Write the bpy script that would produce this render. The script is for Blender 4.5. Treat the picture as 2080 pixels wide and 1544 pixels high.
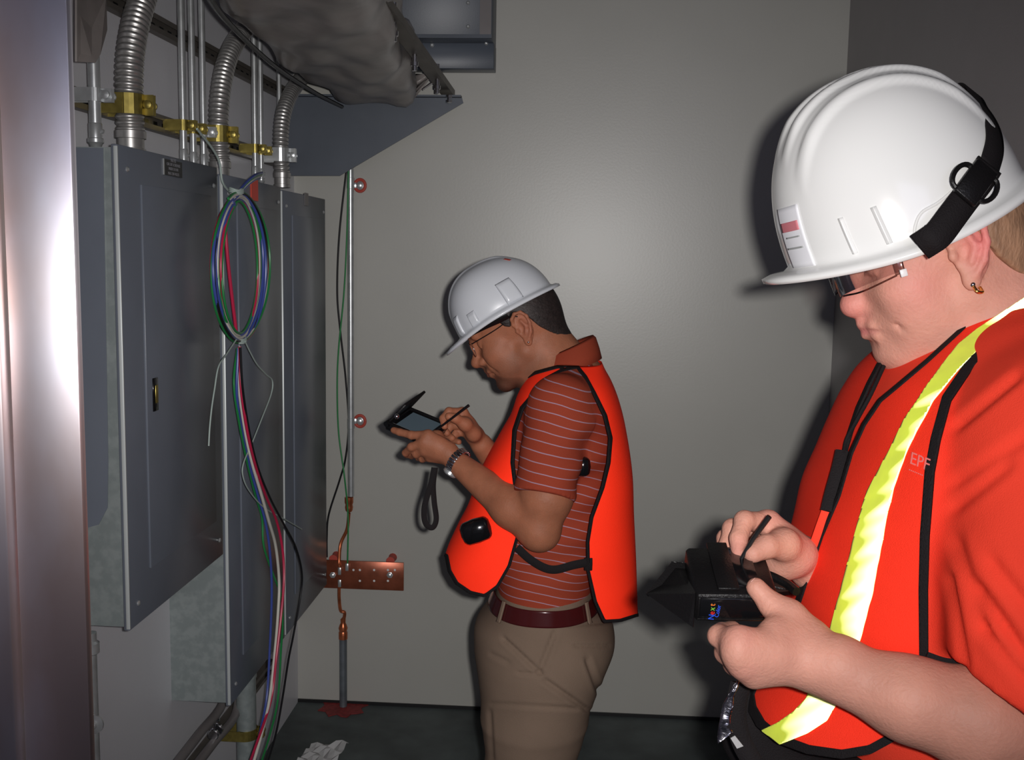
import bpy, math, random
import numpy as np
for o in list(bpy.data.objects): bpy.data.objects.remove(o)
SC = bpy.context.scene
COL = SC.collection
random.seed(4)
RNG = np.random.RandomState(7)

# ------------------------------------------------------------ camera
FPX = 2150.0; CH = 1.70                        # focal length in pixels of the 2080 px frame, eye height
Yc = np.array([150., 252., -FPX]); Yc /= np.linalg.norm(Yc)
Zc = np.array([360., 20700., FPX]); Zc -= Zc.dot(Yc)*Yc; Zc /= np.linalg.norm(Zc)
Xc = np.cross(Yc, Zc)
CA = np.stack([Xc, Yc, Zc], 1)                 # world -> camera rotation
from mathutils import Matrix, Vector
cam_d = bpy.data.cameras.new('camera'); cam = bpy.data.objects.new('camera', cam_d); COL.objects.link(cam)
M = Matrix([[CA[j][i] for j in range(3)] for i in range(3)]).to_4x4()
M.translation = Vector((0, 0, CH)); cam.matrix_world = M
cam_d.sensor_width = 36; cam_d.lens = 36*FPX/2080; cam_d.clip_start = .02; cam_d.clip_end = 50
SC.camera = cam
# ------------------------------------------------------------ world, lights, exposure
w = bpy.data.worlds.new('world'); SC.world = w; w.use_nodes = True
bg = w.node_tree.nodes['Background']; bg.inputs[0].default_value = (.66, .62, .82, 1); bg.inputs[1].default_value = .075
SC.view_settings.view_transform = 'Standard'; SC.view_settings.look = 'None'
SC.view_settings.gamma = 1; SC.view_settings.exposure = 0; SC.view_settings.use_curve_mapping = False
def flash():
    l = bpy.data.lights.new('camera_flash', 'SPOT'); l.energy = 1; l.shadow_soft_size = .012
    l.spot_size = math.radians(79); l.spot_blend = 1.0; l.use_nodes = True
    nt = l.node_tree; em = nt.nodes['Emission']; f = nt.nodes.new('ShaderNodeLightFalloff')
    f.inputs['Strength'].default_value = 235; f.inputs['Smooth'].default_value = 3.6
    nt.links.new(f.outputs['Quadratic'], em.inputs['Strength']); em.inputs['Color'].default_value = (1, .97, .94, 1)
    o = bpy.data.objects.new('camera_flash', l); COL.objects.link(o)
    m = cam.matrix_world.copy(); m.translation = Vector((.036, 0.0, CH+.016)); o.matrix_world = m
flash()
def area(name, loc, rot, size, e, col):
    l = bpy.data.lights.new(name, 'AREA'); l.size = size; l.energy = e; l.color = col
    o = bpy.data.objects.new(name, l); COL.objects.link(o); o.location = loc; o.rotation_euler = rot
area('bluish_fill', (.55, -2.1, 2.1), (math.radians(78), 0, math.radians(20)), 1.3, 9, (.70, .72, 1))  # added fill light, unseen behind right; lifts left wall and shadows

# ------------------------------------------------------------ pixel -> world measuring helpers
O0 = np.array([0, 0, CH])
def ray(px, py): return CA.T @ np.array([px-1040., 772.-py, -FPX])
def P(px, py, Y): r = ray(px, py); return r*(Y/r[1]) + O0
def PX(px, py, X): r = ray(px, py); return r*(X/r[0]) + O0
def PZ(px, py, Z): r = ray(px, py); return r*((Z-CH)/r[2]) + O0
def proj(pts):
    c = (np.asarray(pts)-O0) @ CA.T
    return np.stack([1040+FPX*c[:, 0]/-c[:, 2], 772-FPX*c[:, 1]/-c[:, 2]], 1)
V = lambda *a: np.array(a, float)

# ------------------------------------------------------------ materials
MT = {}
def mat(name, col, rough=.5, metal=0., bump=0., bscale=60., var=0., vscale=8., coat=0., stretch=(1, 1, 1), spec=.5, vcol=False, trans=0., alpha=1., aniso=0., col2=None):
    m = bpy.data.materials.new(name); m.use_nodes = True; nt = m.node_tree; N = nt.nodes; L = nt.links
    b = N['Principled BSDF']
    b.inputs['Base Color'].default_value = (*col, 1); b.inputs['Roughness'].default_value = rough
    b.inputs['Metallic'].default_value = metal; b.inputs['Specular IOR Level'].default_value = spec
    b.inputs['Coat Weight'].default_value = coat; b.inputs['Coat Roughness'].default_value = .08
    b.inputs['Transmission Weight'].default_value = trans; b.inputs['Alpha'].default_value = alpha
    b.inputs['Anisotropic'].default_value = aniso
    tc = N.new('ShaderNodeTexCoord'); mp = N.new('ShaderNodeMapping'); mp.inputs['Scale'].default_value = stretch
    L.new(tc.outputs['Object'], mp.inputs['Vector'])
    cs = None
    if vcol:
        a = N.new('ShaderNodeAttribute'); a.attribute_name = 'Col'; cs = a.outputs['Color']
    if var or col2:
        n = N.new('ShaderNodeTexNoise'); n.inputs['Scale'].default_value = vscale; n.inputs['Detail'].default_value = 5
        L.new(mp.outputs[0], n.inputs['Vector'])
        if col2:
            rp = N.new('ShaderNodeValToRGB'); rp.color_ramp.elements[0].position = .42; rp.color_ramp.elements[1].position = .62
            rp.color_ramp.elements[0].color = (*col, 1); rp.color_ramp.elements[1].color = (*col2, 1)
            L.new(n.outputs[0], rp.inputs[0]); cs = rp.outputs[0]
        else:
            mx = N.new('ShaderNodeMix'); mx.data_type = 'RGBA'; mx.blend_type = 'MULTIPLY'; mx.inputs[0].default_value = 1
            mr = N.new('ShaderNodeMapRange'); mr.inputs['From Min'].default_value = .3; mr.inputs['From Max'].default_value = .7
            mr.inputs['To Min'].default_value = 1-var; mr.inputs['To Max'].default_value = 1+var
            L.new(n.outputs[0], mr.inputs[0])
            if cs: L.new(cs, mx.inputs[6])
            else: mx.inputs[6].default_value = (*col, 1)
            L.new(mr.outputs[0], mx.inputs[7]); cs = mx.outputs[2]
    if cs: L.new(cs, b.inputs['Base Color'])
    if bump:
        n2 = N.new('ShaderNodeTexNoise'); n2.inputs['Scale'].default_value = bscale; n2.inputs['Detail'].default_value = 4
        L.new(mp.outputs[0], n2.inputs['Vector'])
        bp = N.new('ShaderNodeBump'); bp.inputs['Strength'].default_value = bump; bp.inputs['Distance'].default_value = .002
        L.new(n2.outputs[0], bp.inputs['Height']); L.new(bp.outputs[0], b.inputs['Normal'])
    MT[name] = m
    return m
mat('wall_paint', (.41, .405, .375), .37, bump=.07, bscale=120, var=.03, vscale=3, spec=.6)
mat('wall_side', (.66, .66, .70), .4, bump=.15, bscale=160, var=.03, vscale=3)  # bluish light on the left wall is put into this lighter colour
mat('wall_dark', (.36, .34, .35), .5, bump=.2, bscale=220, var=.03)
mat('concrete', (.07, .085, .085), .55, bump=.4, bscale=30, var=.45, vscale=5)
mat('ceiling_dark', (.12, .12, .13), .8)
mat('cab', (.145, .163, .200), .30, bump=.06, bscale=400, var=.05, vscale=6, spec=.4)
mat('steel_grey', (.075, .088, .112), .42, var=.06, bump=.05, bscale=200)
mat('zinc', (.55, .57, .58), .32, metal=.65, var=.12, vscale=40)
mat('galv', (.27, .31, .31), .42, metal=.35, bump=.1, bscale=90, var=.22, vscale=45, col2=(.33, .37, .37))
mat('galv_dark', (.16, .18, .2), .5, metal=.5, var=.2, vscale=25)
mat('flexmetal', (.50, .49, .48), .36, metal=.8, var=.12, vscale=50)
mat('brass', (.36, .29, .08), .38, metal=.85, var=.2, vscale=60)
mat('copper', (.55, .16, .07), .32, metal=.75, var=.3, vscale=40)
mat('copper_bar', (.30, .085, .045), .34, metal=.55, var=.22, vscale=25)
mat('brushed', (.92, .90, .97), .42, metal=1, bump=.05, bscale=16, stretch=(2, 2, .8), vscale=2.4, aniso=.75, col2=(.74, .60, .56))  # brownish mottling puts the reflected surroundings into the steel colour
def brushed():
    nt = MT['brushed'].node_tree; t = nt.nodes.new('ShaderNodeTangent'); t.direction_type = 'RADIAL'; t.axis = 'Z'; b = nt.nodes['Principled BSDF']
    nt.links.new(t.outputs[0], b.inputs['Tangent'])
brushed()
mat('lip', (.62, .66, .66), .4, metal=.25)
mat('plastic_wrap', (.26, .235, .225), .33, bump=.5, bscale=18, var=.22, vscale=10, spec=.45)
mat('strut', (.14, .125, .11), .5, metal=.4, var=.2)
mat('black', (.008, .008, .009), .45)
mat('black_fabric', (.011, .009, .010), .8, bump=.5, bscale=700, spec=.2)
mat('black_gloss', (.006, .006, .007), .12)
mat('leather', (.007, .0065, .007), .36, bump=.25, bscale=500, spec=.3)
mat('white_hat', (.80, .80, .79), .16, coat=.3, var=.01)
mat('grey_hat', (.60, .62, .66), .30, coat=.15)
mat('red_caulk', (.45, .06, .04), .6)
mat('red_tag', (.75, .06, .03), .5)
mat('sealant', (.22, .02, .02), .6, var=.3, vscale=60)
mat('white', (.75, .75, .75), .4); mat('paper', (.45, .45, .45), .7)
mat('grey_pipe', (.17, .155, .155), .45, var=.1)
for n, c in dict(green=(.02, .22, .06), blue=(.05, .08, .33), wwhite=(.62, .60, .54), red=(.50, .02, .07), wblack=(.01, .01, .012), string=(.38, .46, .43), grey=(.09, .085, .08)).items():
    mat('wire_'+n, c, .35)
mat('vest_orange', (1.5, .050, .014), .75, bump=.35, bscale=900, var=.05, vscale=6, spec=.2)
mat('vest_mesh', (1.15, .045, .018), .75, bump=.5, bscale=900, stretch=(1, 1, 2.5), var=.05, spec=.2)
mat('polo_orange', (.92, .060, .030), .85, bump=.35, bscale=900, var=.06, vscale=9, spec=.15)
mat('khaki', (.185, .130, .095), .85, bump=.3, bscale=500, var=.07, vscale=9, spec=.2)
mat('trousers_dark', (.015, .014, .018), .8, bump=.3, bscale=400)
mat('belt', (.055, .008, .009), .15)
mat('skin_light', (1, 1, 1), .55, bump=.35, bscale=300, var=.09, vscale=28, vcol=True, spec=.3)
mat('skin_brown', (1, 1, 1), .55, bump=.3, bscale=300, var=.11, vscale=35, vcol=True, spec=.28)
for q_ in ('skin_light', 'skin_brown'):
    b_ = MT[q_].node_tree.nodes['Principled BSDF']; b_.inputs['Subsurface Weight'].default_value = .18; b_.inputs['Subsurface Radius'].default_value = (1, .35, .2); b_.inputs['Subsurface Scale'].default_value = .006
mat('hair_dark', (.020, .013, .012), .6, bump=.7, bscale=260, stretch=(.4, 1, 1), var=.4, vscale=120)
mat('hair_blond', (.30, .17, .10), .55, bump=.7, bscale=300, stretch=(1, 1, .4), var=.35, vscale=100)
mat('screen', (.10, .14, .17), .1); mat('silver', (.6, .6, .63), .2, metal=1); mat('gold', (.9, .6, .2), .2, metal=1)
mat('pink_print', (.62, .20, .23), .5); mat('grey_print', (.35, .36, .36), .5); mat('sticker', (.84, .84, .88), .3); mat('label_text', (.30, .30, .33), .5)
mat('pbluet', (.03, .10, .75), .4); mat('predt', (.8, .03, .02), .4); mat('pgreent', (.2, .5, .05), .4); mat('poranget', (.85, .2, .03), .4); mat('pinkt', (.95, .22, .2), .5)
mat('foil', (.45, .44, .48), .22, metal=1, bump=1.0, bscale=30, stretch=(1, 1, 4))
def glass(name, col, rough=.03, alpha=.25):
    m = bpy.data.materials.new(name); m.use_nodes = True; nt = m.node_tree; N = nt.nodes; L = nt.links
    for n in list(N): N.remove(n)
    out = N.new('ShaderNodeOutputMaterial'); t = N.new('ShaderNodeBsdfTransparent'); t.inputs[0].default_value = (*col, 1)
    g = N.new('ShaderNodeBsdfGlossy'); g.inputs['Roughness'].default_value = rough
    fr = N.new('ShaderNodeFresnel'); fr.inputs[0].default_value = 1.5
    mr = N.new('ShaderNodeMath'); mr.operation = 'ADD'; mr.inputs[1].default_value = alpha; L.new(fr.outputs[0], mr.inputs[0])
    mx = N.new('ShaderNodeMixShader'); L.new(mr.outputs[0], mx.inputs[0]); L.new(t.outputs[0], mx.inputs[1]); L.new(g.outputs[0], mx.inputs[2])
    L.new(mx.outputs[0], out.inputs[0]); MT[name] = m
glass('clear_lens', (.86, .80, .80), .05, .03)
glass('tint_lens', (.7, .68, .68), .05, .04)
# striped polo: rust cloth with thin pale stripes knitted round the body
def striped():
    m = mat('polo_striped', (.30, .048, .024), .85, bump=.3, bscale=800, spec=.15); nt = m.node_tree; N = nt.nodes; L = nt.links
    tc = N.new('ShaderNodeTexCoord'); sp = N.new('ShaderNodeSeparateXYZ'); L.new(tc.outputs['Object'], sp.inputs[0])
    n = N.new('ShaderNodeTexNoise'); n.inputs['Scale'].default_value = 7; L.new(tc.outputs['Object'], n.inputs['Vector'])
    def mth(op, a, b):
        q = N.new('ShaderNodeMath'); q.operation = op
        for i, v in enumerate((a, b)):
            if isinstance(v, (int, float)): q.inputs[i].default_value = v
            else: L.new(v, q.inputs[i])
        return q.outputs[0]
    z = mth('ADD', sp.outputs[2], mth('MULTIPLY', n.outputs[0], .014))
    xx = mth('POWER', mth('ABSOLUTE', mth('ADD', sp.outputs[0], .02), 0), 2.0)
    z = mth('ADD', z, mth('MULTIPLY', xx, 1.3)); z = mth('ADD', z, mth('MULTIPLY', sp.outputs[0], .10))
    s = mth('LESS_THAN', mth('FRACT', mth('DIVIDE', z, .0195), 0), .10)
    mx = N.new('ShaderNodeMix'); mx.data_type = 'RGBA'; L.new(s, mx.inputs[0])
    mx.inputs[6].default_value = (.30, .048, .024, 1); mx.inputs[7].default_value = (.36, .23, .30, 1)
    L.new(mx.outputs[2], N['Principled BSDF'].inputs['Base Color'])
striped()
# lime reflective tape: bright cloth that throws light back the way it came (retroreflective beads)
def retro():
    m = mat('lime_tape', (.78, .95, .015), .5, var=.12, vscale=30); nt = m.node_tree; N = nt.nodes; L = nt.links
    g = N.new('ShaderNodeBsdfGlossy'); g.inputs['Roughness'].default_value = .50; g.inputs['Color'].default_value = (.95, 1, .45, 1)
    geo = N.new('ShaderNodeNewGeometry'); L.new(geo.outputs['Incoming'], g.inputs['Normal'])
    lw = N.new('ShaderNodeVectorMath'); lw.operation = 'DOT_PRODUCT'; L.new(geo.outputs['Incoming'], lw.inputs[0]); L.new(geo.outputs['Normal'], lw.inputs[1])
    inv = N.new('ShaderNodeMapRange'); inv.inputs['To Min'].default_value = .03; inv.inputs['To Max'].default_value = .85; inv.inputs['From Min'].default_value = .63; inv.inputs['From Max'].default_value = .77
    L.new(lw.outputs['Value'], inv.inputs[0])
    mx = N.new('ShaderNodeMixShader'); L.new(inv.outputs[0], mx.inputs[0]); L.new(N['Principled BSDF'].outputs[0], mx.inputs[1]); L.new(g.outputs[0], mx.inputs[2])
    L.new(mx.outputs[0], N['Material Output'].inputs[0])
retro()

# ------------------------------------------------------------ object helpers
def tag(o, label=None, cat=None, group=None, kind=None):
    if label: o['label'] = label
    if cat: o['category'] = cat
    if group: o['group'] = group
    if kind: o['kind'] = kind
    return o
def empty(name, loc, label, cat, group=None):
    o = bpy.data.objects.new(name, None); COL.objects.link(o); o.location = tuple(loc); o.empty_display_size = .05
    o['wpos'] = [float(v) for v in loc]
    return tag(o, label, cat, group)
def obj(name, v, f, m, parent=None, origin=None, smooth=True, mats=None, fm=None, cols=None, auto=None):
    v = np.asarray(v, float)
    if parent is not None: org = np.array(parent['wpos'])
    else: org = np.array(origin) if origin is not None else np.array([v[:, 0].mean(), v[:, 1].mean(), v[:, 2].min()])
    me = bpy.data.meshes.new(name)
    faces = f.tolist() if isinstance(f, np.ndarray) else [list(map(int, q)) for q in f]
    me.from_pydata((v-org).tolist(), [], faces); me.update()
    for mm in (mats or [m]): me.materials.append(MT[mm])
    if fm is not None: me.polygons.foreach_set('material_index', np.asarray(fm, 'i'))
    if smooth: me.polygons.foreach_set('use_smooth', [True]*len(me.polygons))
    if cols is not None:
        a = me.color_attributes.new('Col', 'FLOAT_COLOR', 'POINT'); c = np.ones((len(v), 4), 'f'); c[:, :3] = cols; a.data.foreach_set('color', c.ravel())
    o = bpy.data.objects.new(name, me); COL.objects.link(o)
    if parent is not None: o.parent = parent; o['wpos'] = list(parent['wpos']) 
    else: o.location = tuple(org); o['wpos'] = [float(q) for q in org]
    if smooth and auto: 
        md = o.modifiers.new('edge', 'EDGE_SPLIT'); md.split_angle = math.radians(auto)
    return o
def sub(o):   # a mesh child may itself carry children placed in the same frame
    return o
class MB:
    def __init__(s): s.v = []; s.f = []; s.n = 0; s.m = []
    def add(s, v, f, mi=0):
        v = np.asarray(v, float); s.v.append(v); s.f += [[int(i)+s.n for i in q] for q in f]; s.m += [mi]*len(f); s.n += len(v); return s
    def box(s, a, b, mi=0, bev=0.):
        a = np.array(a, float); b = np.array(b, float); lo = np.minimum(a, b); hi = np.maximum(a, b)
        if bev:
            return s.hexa_bev(lo, hi, bev, mi)
        c = [(lo[0] if i & 1 == 0 else hi[0], lo[1] if i & 2 == 0 else hi[1], lo[2] if i & 4 == 0 else hi[2]) for i in range(8)]
        return s.add(c, [(0, 2, 3, 1), (4, 5, 7, 6), (0, 1, 5, 4), (2, 6, 7, 3), (0, 4, 6, 2), (1, 3, 7, 5)], mi)
    def hexa_bev(s, lo, hi, r, mi=0):
        # rounded box from a cubed sphere
        n = 4; vs = []; fs = []
        for ax in range(3):
            for sg in (-1, 1):
                base = len(vs); t = np.linspace(-1, 1, n+1)
                for i in range(n+1):
                    for j in range(n+1):
                        p = np.zeros(3); p[ax] = sg; p[(ax+1) % 3] = t[i]; p[(ax+2) % 3] = t[j]; vs.append(p/np.linalg.norm(p)*r)
                for i in range(n):
                    for j in range(n):
                        q = [base+i*(n+1)+j, base+(i+1)*(n+1)+j, base+(i+1)*(n+1)+j+1, base+i*(n+1)+j+1]; fs.append(q if sg > 0 else q[::-1])
        vs = np.array(vs); out = np.where(vs > 1e-9, hi-r+vs, np.where(vs < -1e-9, lo+r+vs, (lo+hi)/2+vs))
        return s.add(out, fs, mi)
    def obox(s, c, ax, ay, az, hx, hy, hz, mi=0, bev=0.):
        t = MB(); t.box((-hx, -hy, -hz), (hx, hy, hz), 0, bev)
        v = np.concatenate(t.v); R = np.stack([ax, ay, az], 0); return s.add(v @ R + np.array(c), t.f, mi)
    def prism(s, pts, off, mi=0):
        pts = np.array(pts, float); n = len(pts); v = np.concatenate([pts, pts+np.array(off)])
        return s.add(v, [list(range(n))[::-1], list(range(n, 2*n))]+[[i, (i+1) % n, n+(i+1) % n, n+i] for i in range(n)], mi)
    def tube(s, path, r, n=10, mi=0, caps=True, flat=None, ref=(0, 0, 1)):
        p = np.array(path, float); m = len(p); r = np.broadcast_to(np.asarray(r, float), (m,)); t = np.gradient(p, axis=0); t /= np.linalg.norm(t, axis=1)[:, None]+1e-12
        u = np.array(ref, float)
        if abs(t[0] @ u) > .9: u = np.array([1., 0, 0]) if abs(t[0][0]) < .8 else np.array([0, 1., 0])
        vs = []
        a = np.linspace(0, 2*np.pi, n, endpoint=False)
        for i in range(m):
            u = u-(u @ t[i])*t[i]; u /= np.linalg.norm(u)+1e-12; b = np.cross(t[i], u)
            fl = 1. if flat is None else flat
            vs.append(p[i]+r[i]*(np.cos(a)[:, None]*u*fl+np.sin(a)[:, None]*b))
        v = np.concatenate(vs); f = [[i*n+j, i*n+(j+1) % n, (i+1)*n+(j+1) % n, (i+1)*n+j] for i in range(m-1) for j in range(n)]
        if caps: f += [list(range(n))[::-1], [(m-1)*n+j for j in range(n)]]
        return s.add(v, f, mi)
    def cyl(s, a, b, r, n=16, mi=0): return s.tube([a, b], r, n, mi)
    def lathe(s, c, axis, prof, n=20, mi=0):   # prof: (distance along axis, radius)
        axis = np.array(axis, float); axis /= np.linalg.norm(axis); u = np.cross(axis, [0, 0, 1.]); 
        if np.linalg.norm(u) < .1: u = np.cross(axis, [1., 0, 0])
        u /= np.linalg.norm(u); b = np.cross(axis, u); a = np.linspace(0, 2*np.pi, n, endpoint=False)
        v = np.concatenate([np.array(c)+axis*d+r*(np.cos(a)[:, None]*u+np.sin(a)[:, None]*b) for d, r in prof]); m = len(prof)
        f = [[i*n+j, i*n+(j+1) % n, (i+1)*n+(j+1) % n, (i+1)*n+j] for i in range(m-1) for j in range(n)]+[list(range(n))[::-1], [(m-1)*n+j for j in range(n)]]
        return s.add(v, f, mi)
    def sphere(s, c, r, n=12, mi=0):
        r = np.broadcast_to(np.asarray(r, float), (3,)); th = np.linspace(0, np.pi, n//2+1)[1:-1]; a = np.linspace(0, 2*np.pi, n, endpoint=False)
        v = [[0, 0, 1]]+[[math.sin(t)*math.cos(q), math.sin(t)*math.sin(q), math.cos(t)] for t in th for q in a]+[[0, 0, -1]]
        m = len(th); f = [[0, 1+j, 1+(j+1) % n] for j in range(n)]+[[1+i*n+j, 1+(i+1)*n+j, 1+(i+1)*n+(j+1) % n, 1+i*n+(j+1) % n] for i in range(m-1) for j in range(n)]+[[1+m*n, 1+(m-1)*n+(j+1) % n, 1+(m-1)*n+j] for j in range(n)]
        return s.add(np.array(v)*r+np.array(c), f, mi)
    def build(s, name, m, parent=None, smooth=True, auto=35, mats=None, **k):
        return obj(name, np.concatenate(s.v), s.f, m, parent, smooth=smooth, auto=auto, mats=mats, fm=(s.m if mats else None), **k)
def spline(pts, n=8):
    p = np.array(pts, float); q = np.concatenate([[2*p[0]-p[1]], p, [2*p[-1]-p[-2]]]); out = []
    for i in range(1, len(q)-2):
        for t in np.linspace(0, 1, n, endpoint=False):
            out.append(.5*((2*q[i])+(-q[i-1]+q[i+1])*t+(2*q[i-1]-5*q[i]+4*q[i+1]-q[i+2])*t*t+(-q[i-1]+3*q[i]-3*q[i+1]+q[i+2])*t**3))
    out.append(p[-1]); return np.array(out)
def text_part(name, s, size, o, right, up, m, parent, ext=.0004, align='CENTER'):
    c = bpy.data.curves.new(name, 'FONT'); c.body = s; c.size = size; c.align_x = align; c.align_y = 'CENTER'; c.extrude = ext; c.resolution_u = 2
    t = bpy.data.objects.new(name, c); COL.objects.link(t); dg = bpy.context.evaluated_depsgraph_get(); me = bpy.data.meshes.new_from_object(t.evaluated_get(dg))
    bpy.data.objects.remove(t); v = np.array([x.co[:] for x in me.vertices]); f = [list(p.vertices) for p in me.polygons]
    right = np.array(right, float); right /= np.linalg.norm(right); up = np.array(up, float); up -= up @ right*right; up /= np.linalg.norm(up); nn = np.cross(right, up)
    return obj(name, v @ np.stack([right, up, nn])+np.array(o), f, m, parent, smooth=False)
# ============================================================ room
BY = 3.79; LX = -1.05; RX = .875; TOP = 3.0; FX = -.89
def plane_box(name, a, b, m, label=None):
    o = MB().box(a, b).build(name, m, smooth=False); tag(o, label, kind='structure'); return o
plane_box('floor', (LX-.1, -2.4, -.1), (RX+.1, BY+.1, 0), 'concrete', 'dark stained concrete floor')
plane_box('ceiling', (LX-.1, -2.4, TOP), (RX+.1, BY+.1, TOP+.1), 'ceiling_dark')
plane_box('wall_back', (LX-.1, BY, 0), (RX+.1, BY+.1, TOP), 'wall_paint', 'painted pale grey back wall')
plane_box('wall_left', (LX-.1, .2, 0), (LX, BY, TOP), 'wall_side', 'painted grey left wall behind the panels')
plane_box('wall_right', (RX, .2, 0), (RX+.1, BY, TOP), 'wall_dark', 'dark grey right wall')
tag(MB().box((LX, BY-.006, 0), (RX, BY, .012)).build('baseboard_back', 'black', smooth=False), 'dark gap strip at the foot of the back wall', kind='structure')

# ---------------------------------------------------- panel cabinets
def cabinet(y0, y1, z0, z1, label, latch_z):
    e = empty('panel_cabinet', (LX, y0, z0), label, 'electrical panel', 'grey electrical panels on the left wall')
    b = MB(); b.box((LX, y0+.008, z0+.006), (FX-.012, y1-.008, z1-.006)); b.build('enclosure', 'galv', e, smooth=False)
    # painted trim folded over the front
    t = MB(); t.box((FX-.014, y0, z0), (FX, y1, z1), bev=.0035); t.build('trim', 'cab', e)
    # bright folded lip on the near edge
    MB().box((FX-.0075, y0-.0015, z0+.004), (FX+.0005, y0+.0025, z1-.004), bev=.001).build('edge_lip', 'lip', e)
    dy0, dy1, dz0, dz1 = y0+.10, y1-.055, z0+.10, z1-.07
    # recess line round the door and the door itself standing proud
    d = MB(); d.box((FX-.001, dy0, dz0), (FX+.004, dy1, dz1), bev=.0015); dr = d.build('door', 'cab', e)
    for z in (z0+.045, z1-.045):
        for y in (y0+.04, y1-.03):
            MB().lathe((FX, y, z), (1, 0, 0), [(0, .0055), (.002, .0055), (.004, .003)], 10).build('screw', 'zinc', e)
    if not latch_z: return e
    l = MB(); l.box((FX+.004, dy0+.025, latch_z-.035), (FX+.0075, dy0+.05, latch_z+.035), bev=.002); l.box((FX+.0075, dy0+.031, latch_z-.018), (FX+.010, dy0+.044, latch_z+.02), bev=.0015, mi=1)
    l.build('latch', 'brass', dr, mats=['black_gloss', 'brass'])
    return e
C1 = cabinet(1.985, 2.535, .94, 1.897, 'grey electrical panel with its galvanised side showing, nearest of three', 1.40)
C2 = cabinet(2.570, 3.070, .525, 1.885, 'grey electrical panel behind the hanging wire coil, middle of three', 0)
C3 = cabinet(3.082, 3.600, .525, 1.878, 'narrow-looking grey electrical panel beside the back wall, farthest of three', 0)
# painted upper area of the first cabinet's side: grey paint over bare metal
def side_paint(c, y0, z0, z1, zc):
    x0, x1 = LX+.002, FX-.016; y = y0+.0068
    pts = [(x0, y, z1-.008), (x1-.014, y, z1-.008), (x1-.022, y, zc+.12), (x1-.026, y, zc+.03), (x1-.045, y, zc-.005), (x0, y, zc-.035)]
    MB().prism(pts, (0, -.0015, 0)).build('paint_coat', 'cab', c, smooth=False)
side_paint(C1, 1.985, .94, 1.897, 1.16)
# black instruction label with print, red tag, small plate
lab = MB(); a = PX(332, 322, FX); b_ = PX(369, 358, FX)
lab.box((FX, a[1], b_[2]-.004), (FX+.0015, b_[1], a[2])); L1 = lab.build('label_plate', 'black', C1, smooth=False)
ly = (a[1]+b_[1])/2; lz = (a[2]+b_[2])/2
for k, (s, dz) in enumerate((('NOTE', .016), ('CIRCUIT SCHEDULE', .007), ('INSIDE DOOR', -.002), ('MAX 250 VOLTS', -.012))):
    text_part('lettering', s, .0085 if k else .011, (FX+.0018, ly, lz+dz-.002), (0, 1, 0), (0, 0, 1), 'label_text', L1, .0001)
MB().box((FX, a[1]-.004, b_[2]-.004), (FX+.002, a[1], a[2])).build('label_edge', 'zinc', C1, smooth=False)
q = PX(516, 383, FX)
MB().box((FX, q[1]-.03, q[2]-.032), (FX+.002, q[1]+.03, q[2]+.028)).build('warning_tag', 'red_tag', C2, smooth=False)
q = PX(622, 405, FX)
MB().box((FX, q[1]-.022, q[2]-.02), (FX+.0015, q[1]+.022, q[2]+.02)).build('name_plate', 'grey_pipe', C3, smooth=False)

# ---------------------------------------------------- stainless column at the left edge
cy = 1.0; xr = P(160, 700, cy)[0]
e = empty('steel_cabinet', (xr-.15, cy, 0), 'brushed stainless steel cabinet door edge standing at the left, in front of the panels', 'cabinet')
xs = P(30, 1100, cy)[0]
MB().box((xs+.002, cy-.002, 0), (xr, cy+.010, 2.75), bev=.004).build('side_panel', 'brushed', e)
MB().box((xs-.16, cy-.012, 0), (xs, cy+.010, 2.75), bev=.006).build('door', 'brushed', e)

# ---------------------------------------------------- strut rails and conduits on the left wall
def strut_channel(p0, p1, hw, name='strut_rail', label='', parent=None, up=(0, 0, 1), face=(1, 0, 0), slots=True, m='strut'):
    p0 = np.array(p0, float); p1 = np.array(p1, float); d = p1-p0; L = np.linalg.norm(d); d /= L; up = np.array(up, float); face = np.array(face, float)
    c = (p0+p1)/2; b = MB()
    b.obox(c-face*.0, d, up, face, L/2, hw, .0012)                       # web
    for s in (-1, 1):
        b.obox(c+up*s*(hw-.001)-face*.0+face*(.010), d, up, face, L/2, .0012, .010)
        b.obox(c+up*s*(hw-.006)+face*.020, d, up, face, L/2, .006, .0012)
    e = empty(name, p0, label, 'strut', 'slotted steel strut rails')
    b.build('channel', m, e, smooth=False)
    if slots:
        k = int(L/.05)
        for i in range(k):
            cc = p0+d*(i+.5)*L/k
            t = MB(); t.obox(cc+face*.0014, d, up, face, .012, .0055, .0006); t.build('slot', 'black', e, smooth=False)
    return e
zl = PX(330, 250, -1.02)[2]; zu = PX(440, 110, -1.02)[2]
strut_channel((LX+.003, 1.3, zl), (LX+.003, 3.74, zl), .0205, label='dark strut rail holding the conduit clamps, just above the panels')
strut_channel((LX+.003, 1.3, zu), (LX+.003, 3.74, zu), .0205, label='upper dark strut rail on the left wall behind the conduits')

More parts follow.
